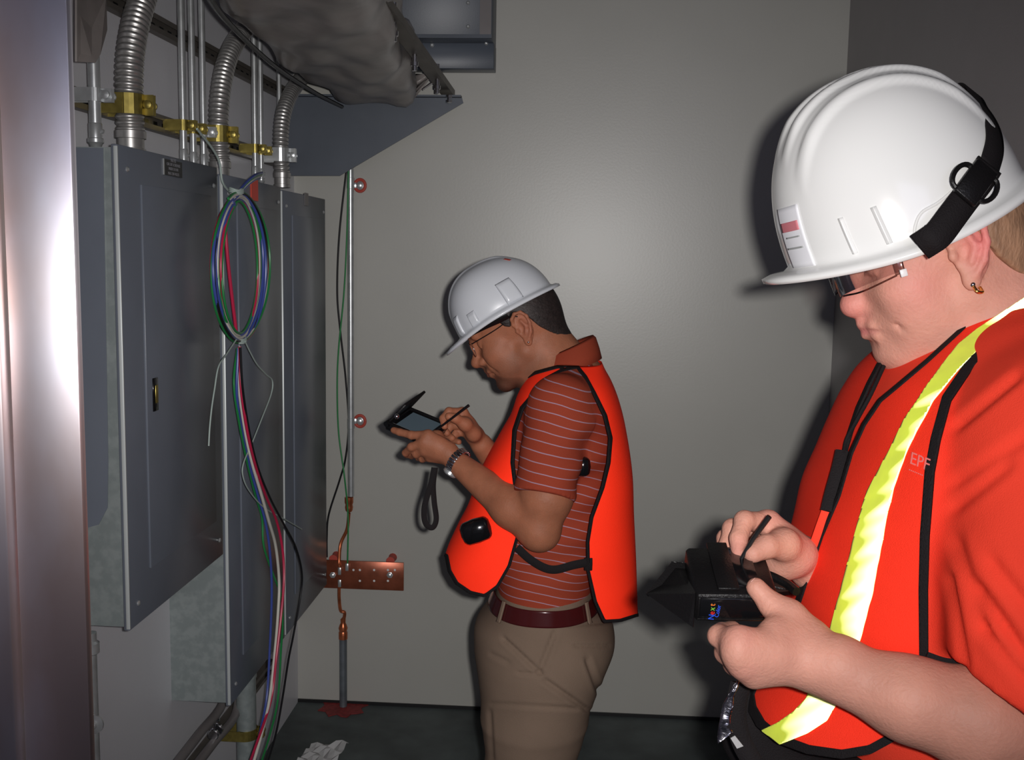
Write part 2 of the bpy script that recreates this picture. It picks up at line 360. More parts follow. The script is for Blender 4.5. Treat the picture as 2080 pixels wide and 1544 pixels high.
def clamp(c, r, m, parent, w=.030):
    """two strap halves round a pipe with lugs, bolt and nut"""
    b = MB(); a = np.linspace(-.15, 1.15, 15)*np.pi
    for zs in (0,):
        n = len(a); ring = []
        for rr in (r+.0015, r+.004):
            for z in (-w/2, w/2):
                ring.append([[c[0]+rr*math.sin(t), c[1]+rr*math.cos(t), c[2]+z] for t in a])
        R = np.array(ring).reshape(4, n, 3)
        v = R.reshape(-1, 3); f = []
        for i in range(n-1):
            f += [[0*n+i, 0*n+i+1, 1*n+i+1, 1*n+i], [2*n+i, 3*n+i, 3*n+i+1, 2*n+i+1], [0*n+i, 2*n+i, 2*n+i+1, 0*n+i+1], [1*n+i, 1*n+i+1, 3*n+i+1, 3*n+i]]
        b.add(v, f)
    for s in (-1, 1):
        b.box((LX+.02, c[1]+s*(r+.0015), c[2]-w/2), (c[0], c[1]+s*(r+.004), c[2]+w/2))
    b.box((c[0]+r, c[1]+.002, c[2]-w/2), (c[0]+r+.022, c[1]+.005, c[2]+w/2)); b.box((c[0]+r, c[1]+.012, c[2]-w/2), (c[0]+r+.022, c[1]+.015, c[2]+w/2))
    o = b.build('clamp', m, parent, smooth=False)
    t = MB(); t.lathe((c[0]+r+.012, c[1]-.010, c[2]), (0, 1, 0), [(0, .003), (.002, .009), (.008, .009), (.010, .005), (.03, .005), (.031, .0095), (.036, .0095), (.037, .004)], 12)
    t.build('bolt', m, o); return o
def conduit(px, py0, ztop, pyb, X, r, label, cm='brass', conn=True, group='thin steel conduits above the panels'):
    p = PX(px, py0, X); zb = PX(px, pyb, X)[2]
    e = empty('steel_conduit', (p[0], p[1], zb), label, 'conduit', group)
    MB().tube([(p[0], p[1], zb), (p[0], p[1], ztop)], r, 18).build('pipe', 'zinc', e)
    if conn:
        t = MB(); t.lathe((p[0], p[1], zb-.035), (0, 0, 1), [(0, r*.9), (.006, r*1.1), (.009, r*1.35), (.016, r*1.35), (.018, r*1.12), (.045, r*1.12), (.047, r)], 14)
        t.lathe((p[0]+r*1.1, p[1], zb-.004), (1, 0, 0), [(0, .004), (.004, .004), (.005, .002)], 8)
        t.build('connector', 'zinc', e)
    if cm: clamp((p[0], p[1], zl), r, cm, e, .026)
    return e
def flexduct(pts, X, r, label, cm='brass', pitch=.0125):
    path = [PX(px, py, X) for px, py in pts]; y = np.mean([p[1] for p in path[:2]])
    # the hose leaves the cabinet straight up and swings out from the wall higher up
    path = [np.array([p[0], p[1], p[2]]) for p in path]
    e = empty('flexible_conduit', path[0], label, 'conduit', 'ribbed flexible conduits above the panels')
    s = spline(path, 60); d = np.concatenate([[0], np.cumsum(np.linalg.norm(np.diff(s, axis=0), axis=1))])
    n = int(d[-1]/pitch*5); t = np.linspace(0, d[-1], n); pp = np.stack([np.interp(t, d, s[:, i]) for i in range(3)], 1)
    rr = r*(1+.075*np.array([(-1, .2, 1, 1, .2)[i % 5] for i in range(n)]))
    MB().tube(pp, rr, 20).build('hose', 'flexmetal', e, auto=60)
    b = MB(); c = path[0]; b.lathe((c[0], c[1], c[2]-.045), (0, 0, 1), [(0, r*1.12), (.010, r*1.12), (.011, r*1.0), (.03, r*1.0), (.031, r*1.16), (.046, r*1.16), (.05, r)], 20)
    b.build('connector', 'flexmetal', e)
    if cm:
        i = np.argmin(abs(pp[:, 2]-zl)); clamp((pp[i][0], pp[i][1], zl), r*1.07, cm, e, .042)
    return e
conduit(192, 200, 2.9, 262, -.975, .0118, 'steel conduit nearest the camera, rising over the first panel', 'zinc')
flexduct([(265, 268), (262, 200), (264, 120), (275, 50), (292, -10), (318, -90)], -.965, .0275, 'thickest ribbed flexible conduit, gold clamp, over the first panel')
conduit(371, 200, 2.9, 312, -.985, .0088, 'left one of three thin steel conduits in a row, through a gold clamp')
conduit(391, 200, 2.9, 318, -.985, .0082, 'centre one of three thin steel conduits in a row over the first panel')
conduit(412, 200, 2.9, 322, -.985, .0082, 'right one of three thin steel conduits in a row over the first panel', cm='zinc')
flexduct([(447, 330), (444, 250), (449, 180), (462, 120), (485, 75), (520, 30)], -.965, .0245, 'ribbed flexible conduit above the coil of wires', 'brass')
conduit(517, 200, 2.9, 345, -.985, .0088, 'left conduit of the close pair above the second panel')
conduit(529, 200, 2.9, 350, -.985, .0082, 'right conduit of the close pair above the second panel', cm='brass')
conduit(567, 200, 2.9, 345, -1.0, .0075, 'thin conduit half hidden behind the farthest flexible conduit', cm=None)
flexduct([(573, 352), (570, 300), (574, 240), (586, 200), (604, 170), (640, 130)], -.965, .0235, 'ribbed flexible conduit farthest away, in front of the gusset bracket', 'zinc')

# lower run under the first panel
p = PX(184, 1300, -.965); z0 = p[2]
e = empty('steel_conduit', (p[0], p[1], 0), 'steel conduit dropping from the underside of the first panel', 'conduit')
MB().tube([(p[0], p[1], 0), (p[0], p[1], z0)], .0112, 18).build('pipe', 'zinc', e)
MB().lathe((p[0], p[1], z0-.03), (0, 0, 1), [(0, .012), (.004, .017), (.024, .017), (.028, .012), (.045, .012)], 14).build('connector', 'zinc', e)
cz = PX(196, 1458, -.965)[2]
b = MB(); b.lathe((p[0]+.008, p[1]-.012, cz), (0, -1, 0), [(0, .020), (.004, .020), (.005, .014), (.006, .009), (.014, .008), (.016, .004)], 18); b.build('clamp', 'zinc', e)
for i, zz in enumerate((.86, .82)):
    MB().tube([(LX+.02, 2.02, PX(205, 1435, -.99)[2]-.02+.04*i), (LX+.055, 2.0, PX(205, 1410, -.99)[2]+.04*i)], .006, 8).build('bracket_rod', 'galv_dark', e)
# large conduit under the middle panel
p = PX(500, 1420, -.955); 
e = empty('large_conduit', (p[0], p[1], 0), 'wide galvanised conduit leaving the bottom of the middle panel', 'conduit')
MB().tube([(p[0], p[1], 0), (p[0], p[1], .53)], .0285, 24).build('pipe', 'galv', e)
MB().lathe((p[0], p[1], .47), (0, 0, 1), [(0, .031), (.03, .031), (.032, .036), (.05, .036)], 24).build('connector', 'galv', e)
cz = PX(498, 1492, -.955)[2]; zl_keep = zl; clamp((p[0], p[1], cz), .0285, 'brass', e, .03)
# low strut carrying that strap
strut_channel((LX+.003, 2.2, cz), (LX+.003, 3.4, cz), .0205, label='short strut rail low on the wall under the middle panel')
# painted conduits running diagonally near the floor
for k, (a, b_, cpl, lab) in enumerate((((352, 1560), (452, 1430), (431, 1466), 'left one of two grey slanting conduits low on the left wall'),
                                    ((385, 1572), (478, 1452), (438, 1487), 'right one of two grey slanting conduits low on the left wall'))):
    X = -.99+.012*k; A = PX(*a, X); B = PX(*b_, X); C = PX(*cpl, X); A2 = A+(A-B)*2.2; A2[2] = max(A2[2], .015)
    e = empty('slanting_conduit', A, lab, 'conduit', 'grey slanting conduits')
    MB().tube(spline([A2, A, (A+B)/2, B, B+V(-.02, .10, .06)], 6), .0125, 14).build('pipe', 'grey_pipe', e)
    d = (B-A)/np.linalg.norm(B-A)
    for s in (-1, 1): MB().lathe(C+d*(s*.016-.006), d, [(0, .013), (.002, .0155), (.010, .0155), (.012, .013)], 16).build('coupling', 'silver', e)

# ---------------------------------------------------- back wall: ground conduits, bus bar
def BP(px, py, off): return P(px, py, BY-off)
a = BP(712, 300, .03); b_ = BP(712, 1008, .03); x = a[0]
e = empty('ground_conduit', (b_[0], b_[1], b_[2]), 'tall bright conduit on the back wall, ending in copper above the copper bar', 'conduit')
MB().tube([(x, a[1], 2.9), (x, b_[1], b_[2])], .0118, 18).build('pipe', 'zinc', e)
for yy in (372, 860): MB().lathe((x, b_[1], BP(712, yy, .03)[2]-.02), (0, 0, 1), [(0, .012), (.001, .0135), (.038, .0135), (.039, .012)], 16).build('coupling', 'zinc', e)
t = MB(); t.lathe(BP(709, 1040, .03), (0, 0, 1), [(0, .008), (.006, .013), (.018, .015), (.028, .013), (.036, .016), (.055, .016), (.056, .012)], 16); t.build('end_fitting', 'copper', e)
MB().tube(spline([BP(709, 1042, .03), BP(705, 1075, .03), BP(692, 1105, .032), BP(689, 1140, .055), BP(690, 1150, .055)], 8), .0062, 10).build('copper_wire', 'copper', e)
a = BP(697, 1282, .03)
e = empty('ground_stub', (a[0], a[1], 0), 'short grey conduit rising from the floor to the copper bar', 'conduit')
MB().tube([(a[0], a[1], 0), a], .0142, 18).build('pipe', 'galv_dark', e)
MB().lathe(a, (0, 0, 1), [(-.03, .0165), (-.005, .0165), (0, .014), (.012, .017), (.024, .013), (.032, .009), (.045, .010), (.052, .004)], 16).build('end_fitting', 'copper', e)
MB().tube(spline([BP(697, 1266, .03), BP(700, 1245, .035), BP(692, 1240, .04), BP(689, 1215, .05), BP(689, 1190, .055)], 8), .0062, 10).build('copper_wire', 'copper', e)
t = MB(); n = 26; ang = np.linspace(0, 2*np.pi, n, endpoint=False); rr = .07+.03*RNG.rand(n)
t.prism([(a[0]+math.cos(q)*r_*1.0, a[1]+.0+min(math.sin(q)*r_, .025), .0005) for q, r_ in zip(ang, rr)], (0, 0, .003)); tag(t.build('sealant_patch', 'sealant', smooth=False), 'dark red sealant smeared on the floor round the conduit stub', 'sealant')
# copper bus bar
c0 = BP(655, 1137, .055); c1 = BP(820, 1200, .055)
e = empty('copper_bus_bar', ((c0[0]+c1[0])/2, BY, c1[2]), 'drilled copper grounding bar on the back wall beside the farthest panel', 'bus bar')
MB().box((c0[0], BY-.058, c1[2]), (c1[0], BY-.051, c0[2]), bev=.001).build('bar', 'copper_bar', e)
for px in (731, 760, 788, 718, 802):
    for py in ((1158, 1180) if px in (731, 760, 788) else (1158,)):
        q = BP(px, py, .058); MB().lathe(q+V(0, .0004, 0), (0, -1, 0), [(0, .0042), (.0008, .0042)], 10).build('hole', 'wwhite' if False else 'white', e, smooth=False)
for px in (676, 792):
    q = BP(px, 1168, .058); MB().lathe(q, (0, -1, 0), [(0, .012), (.003, .012), (.004, .0085), (.010, .008), (.012, .004)], 6).build('bolt', 'zinc', e)
    MB().lathe((q[0], BY, c0[2]+.002), (0, -1, 0), [(0, .016), (.02, .012), (.05, .016)], 12).build('standoff', 'red_caulk', e)
for i, (px, py) in enumerate(((690, 1160), (690, 1185), (705, 1152))):
    q = BP(px, py, .064); MB().box(q-V(.006, .004, .014), q+V(.006, .004, .014), bev=.002).build('lug', 'zinc', e)
# sleeves with red sealant beside the tall conduit
for py, lab in ((377, 'upper conduit strap bolt set in red sealant on the back wall'), (855, 'lower conduit strap bolt set in red sealant on the back wall')):
    q = BP(732, py, 0); e = empty('wall_strap', q, lab, 'strap', 'conduit strap bolts in red sealant')
    b = MB(); ang = np.linspace(0, 2*np.pi, 25); b.tube([q+V(.019*math.cos(t_), -.006, .021*math.sin(t_)) for t_ in ang], .0055, 8); b.build('sealant_ring', 'red_caulk', e)
    MB().lathe(q, (0, -1, 0), [(0, .016), (.004, .016), (.006, .013), (.007, .010), (.016, .010), (.018, .006)], 12).build('bolt_head', 'zinc', e)
    MB().box(q+V(-.036, -.012, -.010), q+V(-.012, -.008, .010), bev=.001).build('strap_arm', 'zinc', e)
def cable(name, pts, r, m, label, group=None, cat='cable', n=10):
    o = MB().tube(spline(pts, n), r, 8).build(name, m); return tag(o, label, cat, group)
cable('grey_cable', [BP(706, 330, .04), BP(702, 359, .03), BP(689, 480, .03), BP(685, 592, .03), BP(691, 670, .03), BP(702, 767, .025), BP(708, 860, .02), BP(702, 930, .02), BP(690, 975, .02), BP(668, 1045, .03), BP(664, 1090, .03), BP(664, 1132, .03)], .0035, 'wire_wblack', 'black cable bowing left of the tall bright conduit')
cable('green_wire', [BP(708, 330, .05), BP(705, 470, .05), BP(699, 592, .045), BP(688, 708, .04), BP(685, 786, .04), BP(688, 880, .04), BP(700, 970, .05), BP(707, 1050, .05), BP(706, 1145, .06)], .0028, 'wire_green', 'green ground wire looping beside the tall bright conduit')

# ---------------------------------------------------- coil of wires hanging in front of the panels
WX = FX+.045
def wp(px, py, off=0): return PX(px, py, WX+off)
def loop_pts(k, ro, tw):
    ro = ro*1.25
    pts = []
    for t in np.linspace(-.42, 2*np.pi-.30, 30):
        a = t+math.pi/2
        px = 487+(50+ro)*math.cos(a)*(1-.18*abs(math.sin(a))**4)*(-1); py = 543-(146+ro*.8)*math.sin(a)
        pts.append(wp(px+tw*math.sin(t*1.5+k), py, .0045*math.sin(2*t+k*1.7)+.0036*(k % 4)))
    return pts
tails = {'green': [(482, 708), (475, 780), (486, 860), (500, 930), (517, 1000), (532, 1052), (536, 1110), (556, 1170), (571, 1211), (574, 1270), (571, 1317), (564, 1423), (546, 1500), (520, 1580)],
         'blue': [(484, 708), (481, 800), (491, 870), (506, 940), (525, 1010), (539, 1060), (548, 1120), (552, 1200), (548, 1317), (541, 1423), (522, 1511), (500, 1575)],
         'wwhite': [(486, 706), (485, 780), (497, 870), (512, 940), (531, 1005), (546, 1058), (560, 1110), (567, 1180), (565, 1240), (559, 1317), (547, 1423), (526, 1511), (505, 1580)],
         'red': [(487, 704), (490, 790), (503, 880), (520, 950), (541, 1010), (561, 1056), (573, 1110), (577, 1170), (572, 1240), (562, 1330), (550, 1423), (518, 1520), (498, 1575)],
         'wblack': [(488, 706), (493, 790), (507, 880), (524, 950), (548, 1010), (574, 1060), (600, 1110), (613, 1163), (610, 1211), (596, 1290), (586, 1340), (573, 1423), (558, 1500), (530, 1590)]}
e = empty('wire_coil', wp(485, 700), 'coil of coloured wires hanging before the middle panel, tails trailing to the floor', 'wires')
spec = [('green', -3, 2, .0036), ('wwhite', -1, 1.5, .0038), ('blue', 1, 2.5, .0038), ('blue', 4, 1, .0036), ('red', 6, 2, .0032), ('wwhite', 3, 3, .0036), ('green', 8, 3, .003), ('wblack', 5, 3, .0034), ('wwhite', -6, 2, .0034), ('blue', -8, 2, .0034), ('red', -9, 1.2, .003), ('green', -11, 1.5, .0032)]
for k, (c, ro, tw, r) in enumerate(spec):
    MB().tube(spline(loop_pts(k, ro-1, tw), 5), r, 8).build('wire_loop', 'wire_'+c, e)
MB().tube(spline([wp(456, 440), wp(462, 520), wp(472, 610), wp(482, 690)], 8), .0042, 8).build('wire_loop', 'wire_red', e)
for k, (c, pts) in enumerate(tails.items()):
    MB().tube(spline([wp(px, py, .006*math.sin(k*2+i)+.01*k) for i, (px, py) in enumerate(pts)], 8), (.0030, .0034, .0040, .0036, .0030)[k], 8).build('wire_tail', 'wire_'+c, e)
top = [wp(530, 356, -.03), wp(515, 362), wp(495, 380), wp(482, 398), wp(470, 420)]
for k, c in enumerate(('blue', 'wwhite', 'green', 'blue')):
    MB().tube(spline([q+V(0, .006*(k-1.5), .005*(k-1.5)) for q in top], 6), .0036, 8).build('wire_lead', 'wire_'+c, e)
for (x0, y0) in ((480, 392), (486, 694)):
    q = wp(x0, y0); 
    for i in range(3): 
        ang = np.linspace(0, 2*np.pi, 17); MB().tube([q+V(.016*math.cos(t_), .022*math.sin(t_), .004*i+.003*math.sin(t_*2)) for t_ in ang], .0022, 6).build('tie_string', 'wire_string', e)
for pts in ([(480, 690), (460, 720), (444, 745), (436, 790), (430, 830), (426, 870), (424, 906)],
            [(498, 694), (508, 715), (522, 740), (540, 760), (553, 773), (551, 800), (532, 850), (510, 905), (495, 940), (493, 965), (505, 995), (535, 1030), (575, 1053), (613, 1075)]):
    MB().tube(spline([wp(px, py, .02) for px, py in pts], 8), .0018, 6).build('string_end', 'wire_string', e)
for pts in ([(400, 262), (430, 300), (446, 330), (452, 370), (470, 395)],):
    MB().tube(spline([wp(px, py, -.03) for px, py in pts], 8), .0028, 6).build('string_end', 'wire_string', e)

# ---------------------------------------------------- overhead: gusset, wrapped duct, slotted strut, wireway
gy = 3.62; gp = [P(560, 197, gy), P(938, 198, gy), P(941, 209, gy), P(690, 357, gy), P(560, 357, gy)]
e = empty('gusset_bracket', (LX, gy, gp[3][2]), 'dark grey triangular gusset plate carrying the wrapped duct', 'bracket')
MB().prism(gp, (0, .006, 0)).build('plate', 'steel_grey', e, smooth=False)
MB().box((gp[0][0], gy-.03, gp[1][2]-.002), (gp[1][0], gy+.006, gp[1][2]+.004)).build('flange', 'steel_grey', e, smooth=False)
# plastic-wrapped duct
zb = CH+.475
rows = []
left = [(430, -5), (500, 80), (560, 130), (640, 185), (700, 216)]; 
ys = [1.45, 1.75, 2.05, 2.35, 2.65, 2.95, 3.2, 3.4, 3.52, 3.585]
L_ = [PZ(px, py, zb) for px, py in left]; 
def xl(y): return np.interp(y, [q[1] for q in L_], [q[0] for q in L_])-.014
R_ = [P(757, 0, 2.07)[0], P(800, 95, 2.6)[0], P(848, 190, 3.5)[0]]
def xrr(y): return np.interp(y, [2.07, 2.6, 3.5], R_)
n = 40; vs = []
yy = np.linspace(1.4, 3.6, 60)
for i, y in enumerate(yy):
    sc = 1. if y < 3.45 else max(.03, 1-((y-3.45)/.16)**2); xa, xb = xl(y), xrr(y); cx = (xa+xb)/2; hx = (xb-xa)/2; cz = zb+.11; hz = .11
    if y > 3.45: cz -= (1-sc)*.05
    for j in range(n):
        a = 2*np.pi*j/n; ca, sa = math.cos(a), math.sin(a); p_ = 5.0; rr = (abs(ca)**p_+abs(sa)**p_)**(-1/p_)
        wob = .006*math.sin(a*5+y*9)+.003*math.sin(a*9-y*17)+.004*math.sin(a*3+y*21)
        vs.append((cx+(hx*sc+wob)*ca*rr, y, cz+(hz*sc+wob)*sa*rr))
f = [[i*n+j, i*n+(j+1) % n, (i+1)*n+(j+1) % n, (i+1)*n+j] for i in range(59) for j in range(n)]+[list(range(n))[::-1], [59*n+j for j in range(n)]]
e = empty('wrapped_duct', (-.65, 2.5, zb), 'overhead duct wrapped in wrinkled translucent grey plastic', 'duct')
obj('plastic_wrap', vs, f, 'plastic_wrap', e)
t = MB()   # loose twisted tail of plastic and folds
A = P(835, 205, 3.55); Bq = P(872, 158, 3.55); fan = []
for i in range(9):
    u = i/8; fan.append([A*(1-u)+P(845, 150, 3.55)*u+V(0, .01*math.sin(i*2.3), 0), Bq+V(.004*u, .012*math.sin(i*1.7), .012*u)])
vv = np.array(fan).reshape(-1, 3); ff = [[2*i, 2*i+1, 2*i+3, 2*i+2] for i in range(8)]
o = obj('plastic_tail', vv, ff, 'plastic_wrap', e); md = o.modifiers.new('t', 'SOLIDIFY'); md.thickness = .004
MB().tube([P(858, 182, 3.54), P(878, 168, 3.54)], .004, 8).build('tail_pin', 'silver', e)
o = MB().tube(spline([PZ(425, -30, zb)+V(-.012, 0, .0), PZ(470, 40, zb)+V(-.012, 0, 0), PZ(560, 128, zb)+V(-.012, 0, 0), PZ(640, 184, zb)+V(-.010, 0, 0), PZ(695, 217, zb)], 8), .006, 8).build('duct_shadow', 'wire_wblack'); tag(o, 'black tube standing for the shadow along the lower left edge of the wrapped duct', 'cable')  # black tube stands in for the duct's shadow on the wall
# slotted strut over it
def sl(px, py, Y): return P(px, py, Y)
s0 = P(745, -70, 1.75); s1 = P(908, 182, 3.6); s0[2] = s1[2]
zs = s1[2]; s0 = PZ(748, -20, zs); s1 = PZ(912, 196, zs)
e = strut_channel(s0+(s0-s1)*.25, s1, .0205, name='overhead_strut', label='slotted strut channel running overhead beside the wrapped duct', up=(1, 0, 0), face=(0, 0, 1))
for px, py, L0 in ((800, 45, .06), (842, 110, .05), (888, 160, .05)):
    q = PZ(px, py, zs-.0); t = MB(); t.lathe(q-V(0, 0, .045), (0, 0, 1), [(0, .007), (.012, .007), (.013, .011), (.024, .011), (.025, .007), (.09, .007)], 10); t.build('threaded_rod', 'silver', e)
q = P(912, 201, 3.585); t = MB(); t.lathe(q-V(0, 0, .014), (0, 0, 1), [(0, .005), (.002, .011), (.010, .011), (.011, .006), (.017, .006), (.018, .011), (.026, .011), (.028, .004)], 10); t.build('end_bolt', 'silver', e)
t = MB(); t.obox(P(800, 88, 2.95), V(1, 0, 0), V(0, 1, 0), V(0, 0, 1), .035, .012, .004); t.build('cross_clip', 'zinc', e, smooth=False)
# wireway box on the back wall
z78 = P(900, 78, 3.62)[2]; x1 = P(999, 60, 3.62)[0]; z140 = P(900, 139, 3.70)[2]
e = empty('wireway', (x1-.4, BY, z140), 'large grey wireway box high on the back wall', 'box')
MB().box((x1-.62, 3.62, z78), (x1, BY, 2.95), bev=.002).build('upper_body', 'steel_grey', e)
MB().box((x1-.04, 3.614, z78+.004), (x1-.002, 3.62, 2.95)).build('corner_strip', 'grey_pipe', e, smooth=False)
MB().box((x1-.62, 3.611, z78), (x1, 3.62, z78+.012)).build('bottom_lip', 'steel_grey', e, smooth=False)
MB().box((x1-.58, 3.70, z140), (x1+.001, BY, z78+.001), bev=.002).build('lower_body', 'steel_grey', e)
for px, py in ((951, 6), (951, 54), (878, 92), (988, 88)):
    yy_ = 3.62 if py < 78 else 3.70; q = P(px, py, yy_); MB().lathe(q, (0, -1, 0), [(0, .007), (.003, .007), (.006, .003)], 10).build('screw', 'zinc', e)
# hanging plastic offcut near the first conduit, scrap paper on the floor
q = [PX(152, -10, -.93), PX(212, -10, -.93), PX(214, 60, -.93), PX(200, 110, -.92), PX(190, 127, -.92), PX(152, 125, -.93)]
o = MB().prism(q, (.003, .002, 0)).build('plastic_offcut', 'plastic_wrap', smooth=False); tag(o, 'scrap of grey plastic film hanging beside the steel cabinet', 'plastic')
pp = []
A = PZ(655, 1548, 0)
for i in range(7):
    for j in range(7):
        u, v = i/6-.5, j/6-.5; pp.append(A+V(u*.13+.02*v, v*.13, .012+.022*abs(math.sin(u*5+v*7))+.02*max(0, u+v)))
ff = [[i*7+j, i*7+j+1, (i+1)*7+j+1, (i+1)*7+j] for i in range(6) for j in range(6)]
o = obj('scrap_paper', pp, ff, 'paper', smooth=False); md = o.modifiers.new('t', 'SOLIDIFY'); md.thickness = .001; tag(o, 'crumpled scrap of pale paper on the floor near the panels', 'paper')
# ============================================================ implicit-surface modeller (bodies and clothes)
class Field:
    """list of blended primitives -> one closed mesh by surface nets on sparse blocks"""
    def __init__(s): s.p = []
    def put(s, fn, lo, hi, k, op='u'):
        s.p.append((fn, np.array(lo, float), np.array(hi, float), k, op)); return s
    def cone(s, a, b, r1, r2=None, k=.01, op='u', fl=None):
        a = np.array(a, float); b = np.array(b, float); r2 = r1 if r2 is None else r2; ab = b-a; L2 = ab @ ab+1e-12; R = max(r1, r2)
        def fn(p):
            t = np.clip((p-a) @ ab/L2, 0, 1); return np.linalg.norm(p-a-t[:, None]*ab, axis=1)-(r1+(r2-r1)*t)
        return s.put(fn, np.minimum(a, b)-R, np.maximum(a, b)+R, k, op)
    def chain(s, pts, rs, k=.006, op='u'):
        rs = np.broadcast_to(rs, (len(pts),))
        for i in range(len(pts)-1): s.cone(pts[i], pts[i+1], rs[i], rs[i+1], k, op)
        return s
    def ell(s, c, r, k=.01, op='u', R=None):
        c = np.array(c, float); r = np.broadcast_to(np.asarray(r, float), (3,)).copy(); R = np.eye(3) if R is None else R; m = r.max()
        def fn(p):
            q = (p-c) @ R.T; k0 = np.linalg.norm(q/r, axis=1); k1 = np.linalg.norm(q/(r*r), axis=1)+1e-9; return k0*(k0-1)/k1
        return s.put(fn, c-m, c+m, k, op)
    def loft(s, rows, k=.02, op='u', ex=2.3, zlo=None, zhi=None):
        """rows: z, xc, yc, rx, ry (z ascending)"""
        R = np.array(sorted(rows)); zl = R[0, 0] if zlo is None else zlo; zh = R[-1, 0] if zhi is None else zhi
        def fn(p):
            z = p[:, 2]; xc, yc, rx, ry = [smooth_interp(z, R[:, 0], R[:, i]) for i in (1, 2, 3, 4)]
            q = (np.abs((p[:, 0]-xc)/rx)**ex+np.abs((p[:, 1]-yc)/ry)**ex+1e-12)**(1/ex)
            d = (q-1)*np.minimum(rx, ry); return np.maximum(np.maximum(d, z-zh), zl-z)
        mx = R[:, 3].max(); my = R[:, 4].max()
        return s.put(fn, (R[:, 1].min()-mx, R[:, 2].min()-my, zl), (R[:, 1].max()+mx, R[:, 2].max()+my, zh), k, op)
    def cut(s, o, n):   # keep the side the normal points away from
        o = np.array(o, float); n = np.array(n, float); n /= np.linalg.norm(n)
        return s.put(lambda p: (p-o) @ n, (-9,)*3, (9,)*3, 0, 'i')
    def sleeve(s, pts, rs, o, n, k):   # tapered sleeve ending in a flat cuff
        pts = [np.array(q, float) for q in pts]; o = np.array(o, float); n = np.array(n, float); n /= np.linalg.norm(n); R = max(rs)
        def fn(p):
            d = np.full(len(p), 1e3)
            for a, b, r1, r2 in zip(pts[:-1], pts[1:], rs[:-1], rs[1:]):
                ab = b-a; t = np.clip((p-a) @ ab/(ab @ ab), 0, 1); d = np.minimum(d, np.linalg.norm(p-a-t[:, None]*ab, axis=1)-(r1+(r2-r1)*t))
            return np.maximum(d, (p-o) @ n)
        return s.put(fn, np.min(pts, 0)-R, np.max(pts, 0)+R, k)
    def ev(s, p, blo=None, bhi=None):
        d = np.full(len(p), 1e3)
        for fn, lo, hi, k, op in s.p:
            if blo is not None and op != 'i' and (np.any(blo > hi+k*1.5+.035) or np.any(bhi < lo-k*1.5-.035)): continue
            e = fn(p)
            if op == 'u':
                if k > 0: h = np.clip(.5+.5*(d-e)/k, 0, 1); d = d*(1-h)+e*h-k*h*(1-h)
                else: d = np.minimum(d, e)
            elif op == 's':
                e = -e
                if k > 0: h = np.clip(.5-.5*(d-e)/k, 0, 1); d = d*(1-h)+e*h+k*h*(1-h)
                else: d = np.maximum(d, e)
            else: d = np.maximum(d, e)
        return d
    def mesh(s, h, B=10, relax=1):
        us = [q for q in s.p if q[4] == 'u']; lo = np.min([q[1]-q[3] for q in us], 0)-3*h; hi = np.max([q[2]+q[3] for q in us], 0)+3*h
        nb = np.ceil((hi-lo)/(B*h)).astype(int)+1
        # coarse-to-fine search for blocks that hold the surface
        gi = np.stack(np.meshgrid(*[np.arange(n) for n in nb], indexing='ij'), -1).reshape(-1, 3)
        cc = lo+(gi+.5)*B*h; dd = np.empty(len(cc))
        for i in range(0, len(cc), 200000): dd[i:i+200000] = s.ev(cc[i:i+200000])
        act = gi[np.abs(dd) < B*h*1.25+.004]
        g = np.arange(B+1); G = np.stack(np.meshgrid(g, g, g, indexing='ij'), -1).reshape(-1, 3)
        keys, verts, edges = [], [], []
        dims = nb*B+4; cid = lambda c: (c[:, 0]*dims[1]+c[:, 1])*dims[2]+c[:, 2]
        for b in act:
            o = b*B; pts = lo+(o+G)*h; d = s.ev(pts, pts[0], pts[-1])
            if d.min() > 0 or d.max() < 0: continue
            D = d.reshape(B+1, B+1, B+1); S = D < 0
            acc = np.zeros((B, B, B, 3)); cnt = np.zeros((B, B, B))
            for ax in range(3):
                A0 = [slice(None)]*3; A1 = [slice(None)]*3; A0[ax] = slice(0, B); A1[ax] = slice(1, B+1)
                a, c = D[tuple(A0)], D[tuple(A1)]; cr = (a < 0) != (c < 0); t = np.where(cr, a/np.where(cr, a-c, 1), 0)
                o1, o2 = [q for q in range(3) if q != ax]
                for u in (0, 1):
                    for v in (0, 1):
                        sl = [slice(None)]*3; sl[o1] = slice(u, u+B); sl[o2] = slice(v, v+B); q = cr[tuple(sl)]; tt = t[tuple(sl)]
                        cnt += q; off = np.zeros(3); off[o1] = u; off[o2] = v
                        acc += q[..., None]*off; acc[..., ax] += q*tt
                # quads owned by this block
                sl = [slice(0, B)]*3; q = cr[tuple(sl)]; ii = np.argwhere(q)
                if len(ii): edges.append(np.concatenate([ii+o, np.full((len(ii), 1), ax), S[ii[:, 0], ii[:, 1], ii[:, 2]][:, None].astype(int)], 1))
            m = cnt > 0; idx = np.argwhere(m)
            if len(idx): keys.append(cid(idx+o)); verts.append(lo+(idx+o+acc[m]/cnt[m][:, None])*h)
        keys = np.concatenate(keys); verts = np.concatenate(verts); od = np.argsort(keys); keys = keys[od]; verts = verts[od]
        E = np.concatenate(edges); quads = []
        for ax in range(3):
            e = E[E[:, 3] == ax]; c = e[:, :3]; o1, o2 = (ax+1) % 3, (ax+2) % 3; Q = []
            for u, v in ((-1, -1), (0, -1), (0, 0), (-1, 0)):
                cc = c.copy(); cc[:, o1] += u; cc[:, o2] += v; k = cid(cc); j = np.clip(np.searchsorted(keys, k), 0, len(keys)-1); Q.append(np.where(keys[j] == k, j, -1))
            Q = np.stack(Q, 1); Q[e[:, 4] == 0] = Q[e[:, 4] == 0][:, ::-1]; quads.append(Q[(Q >= 0).all(1)])
        f = np.concatenate(quads)
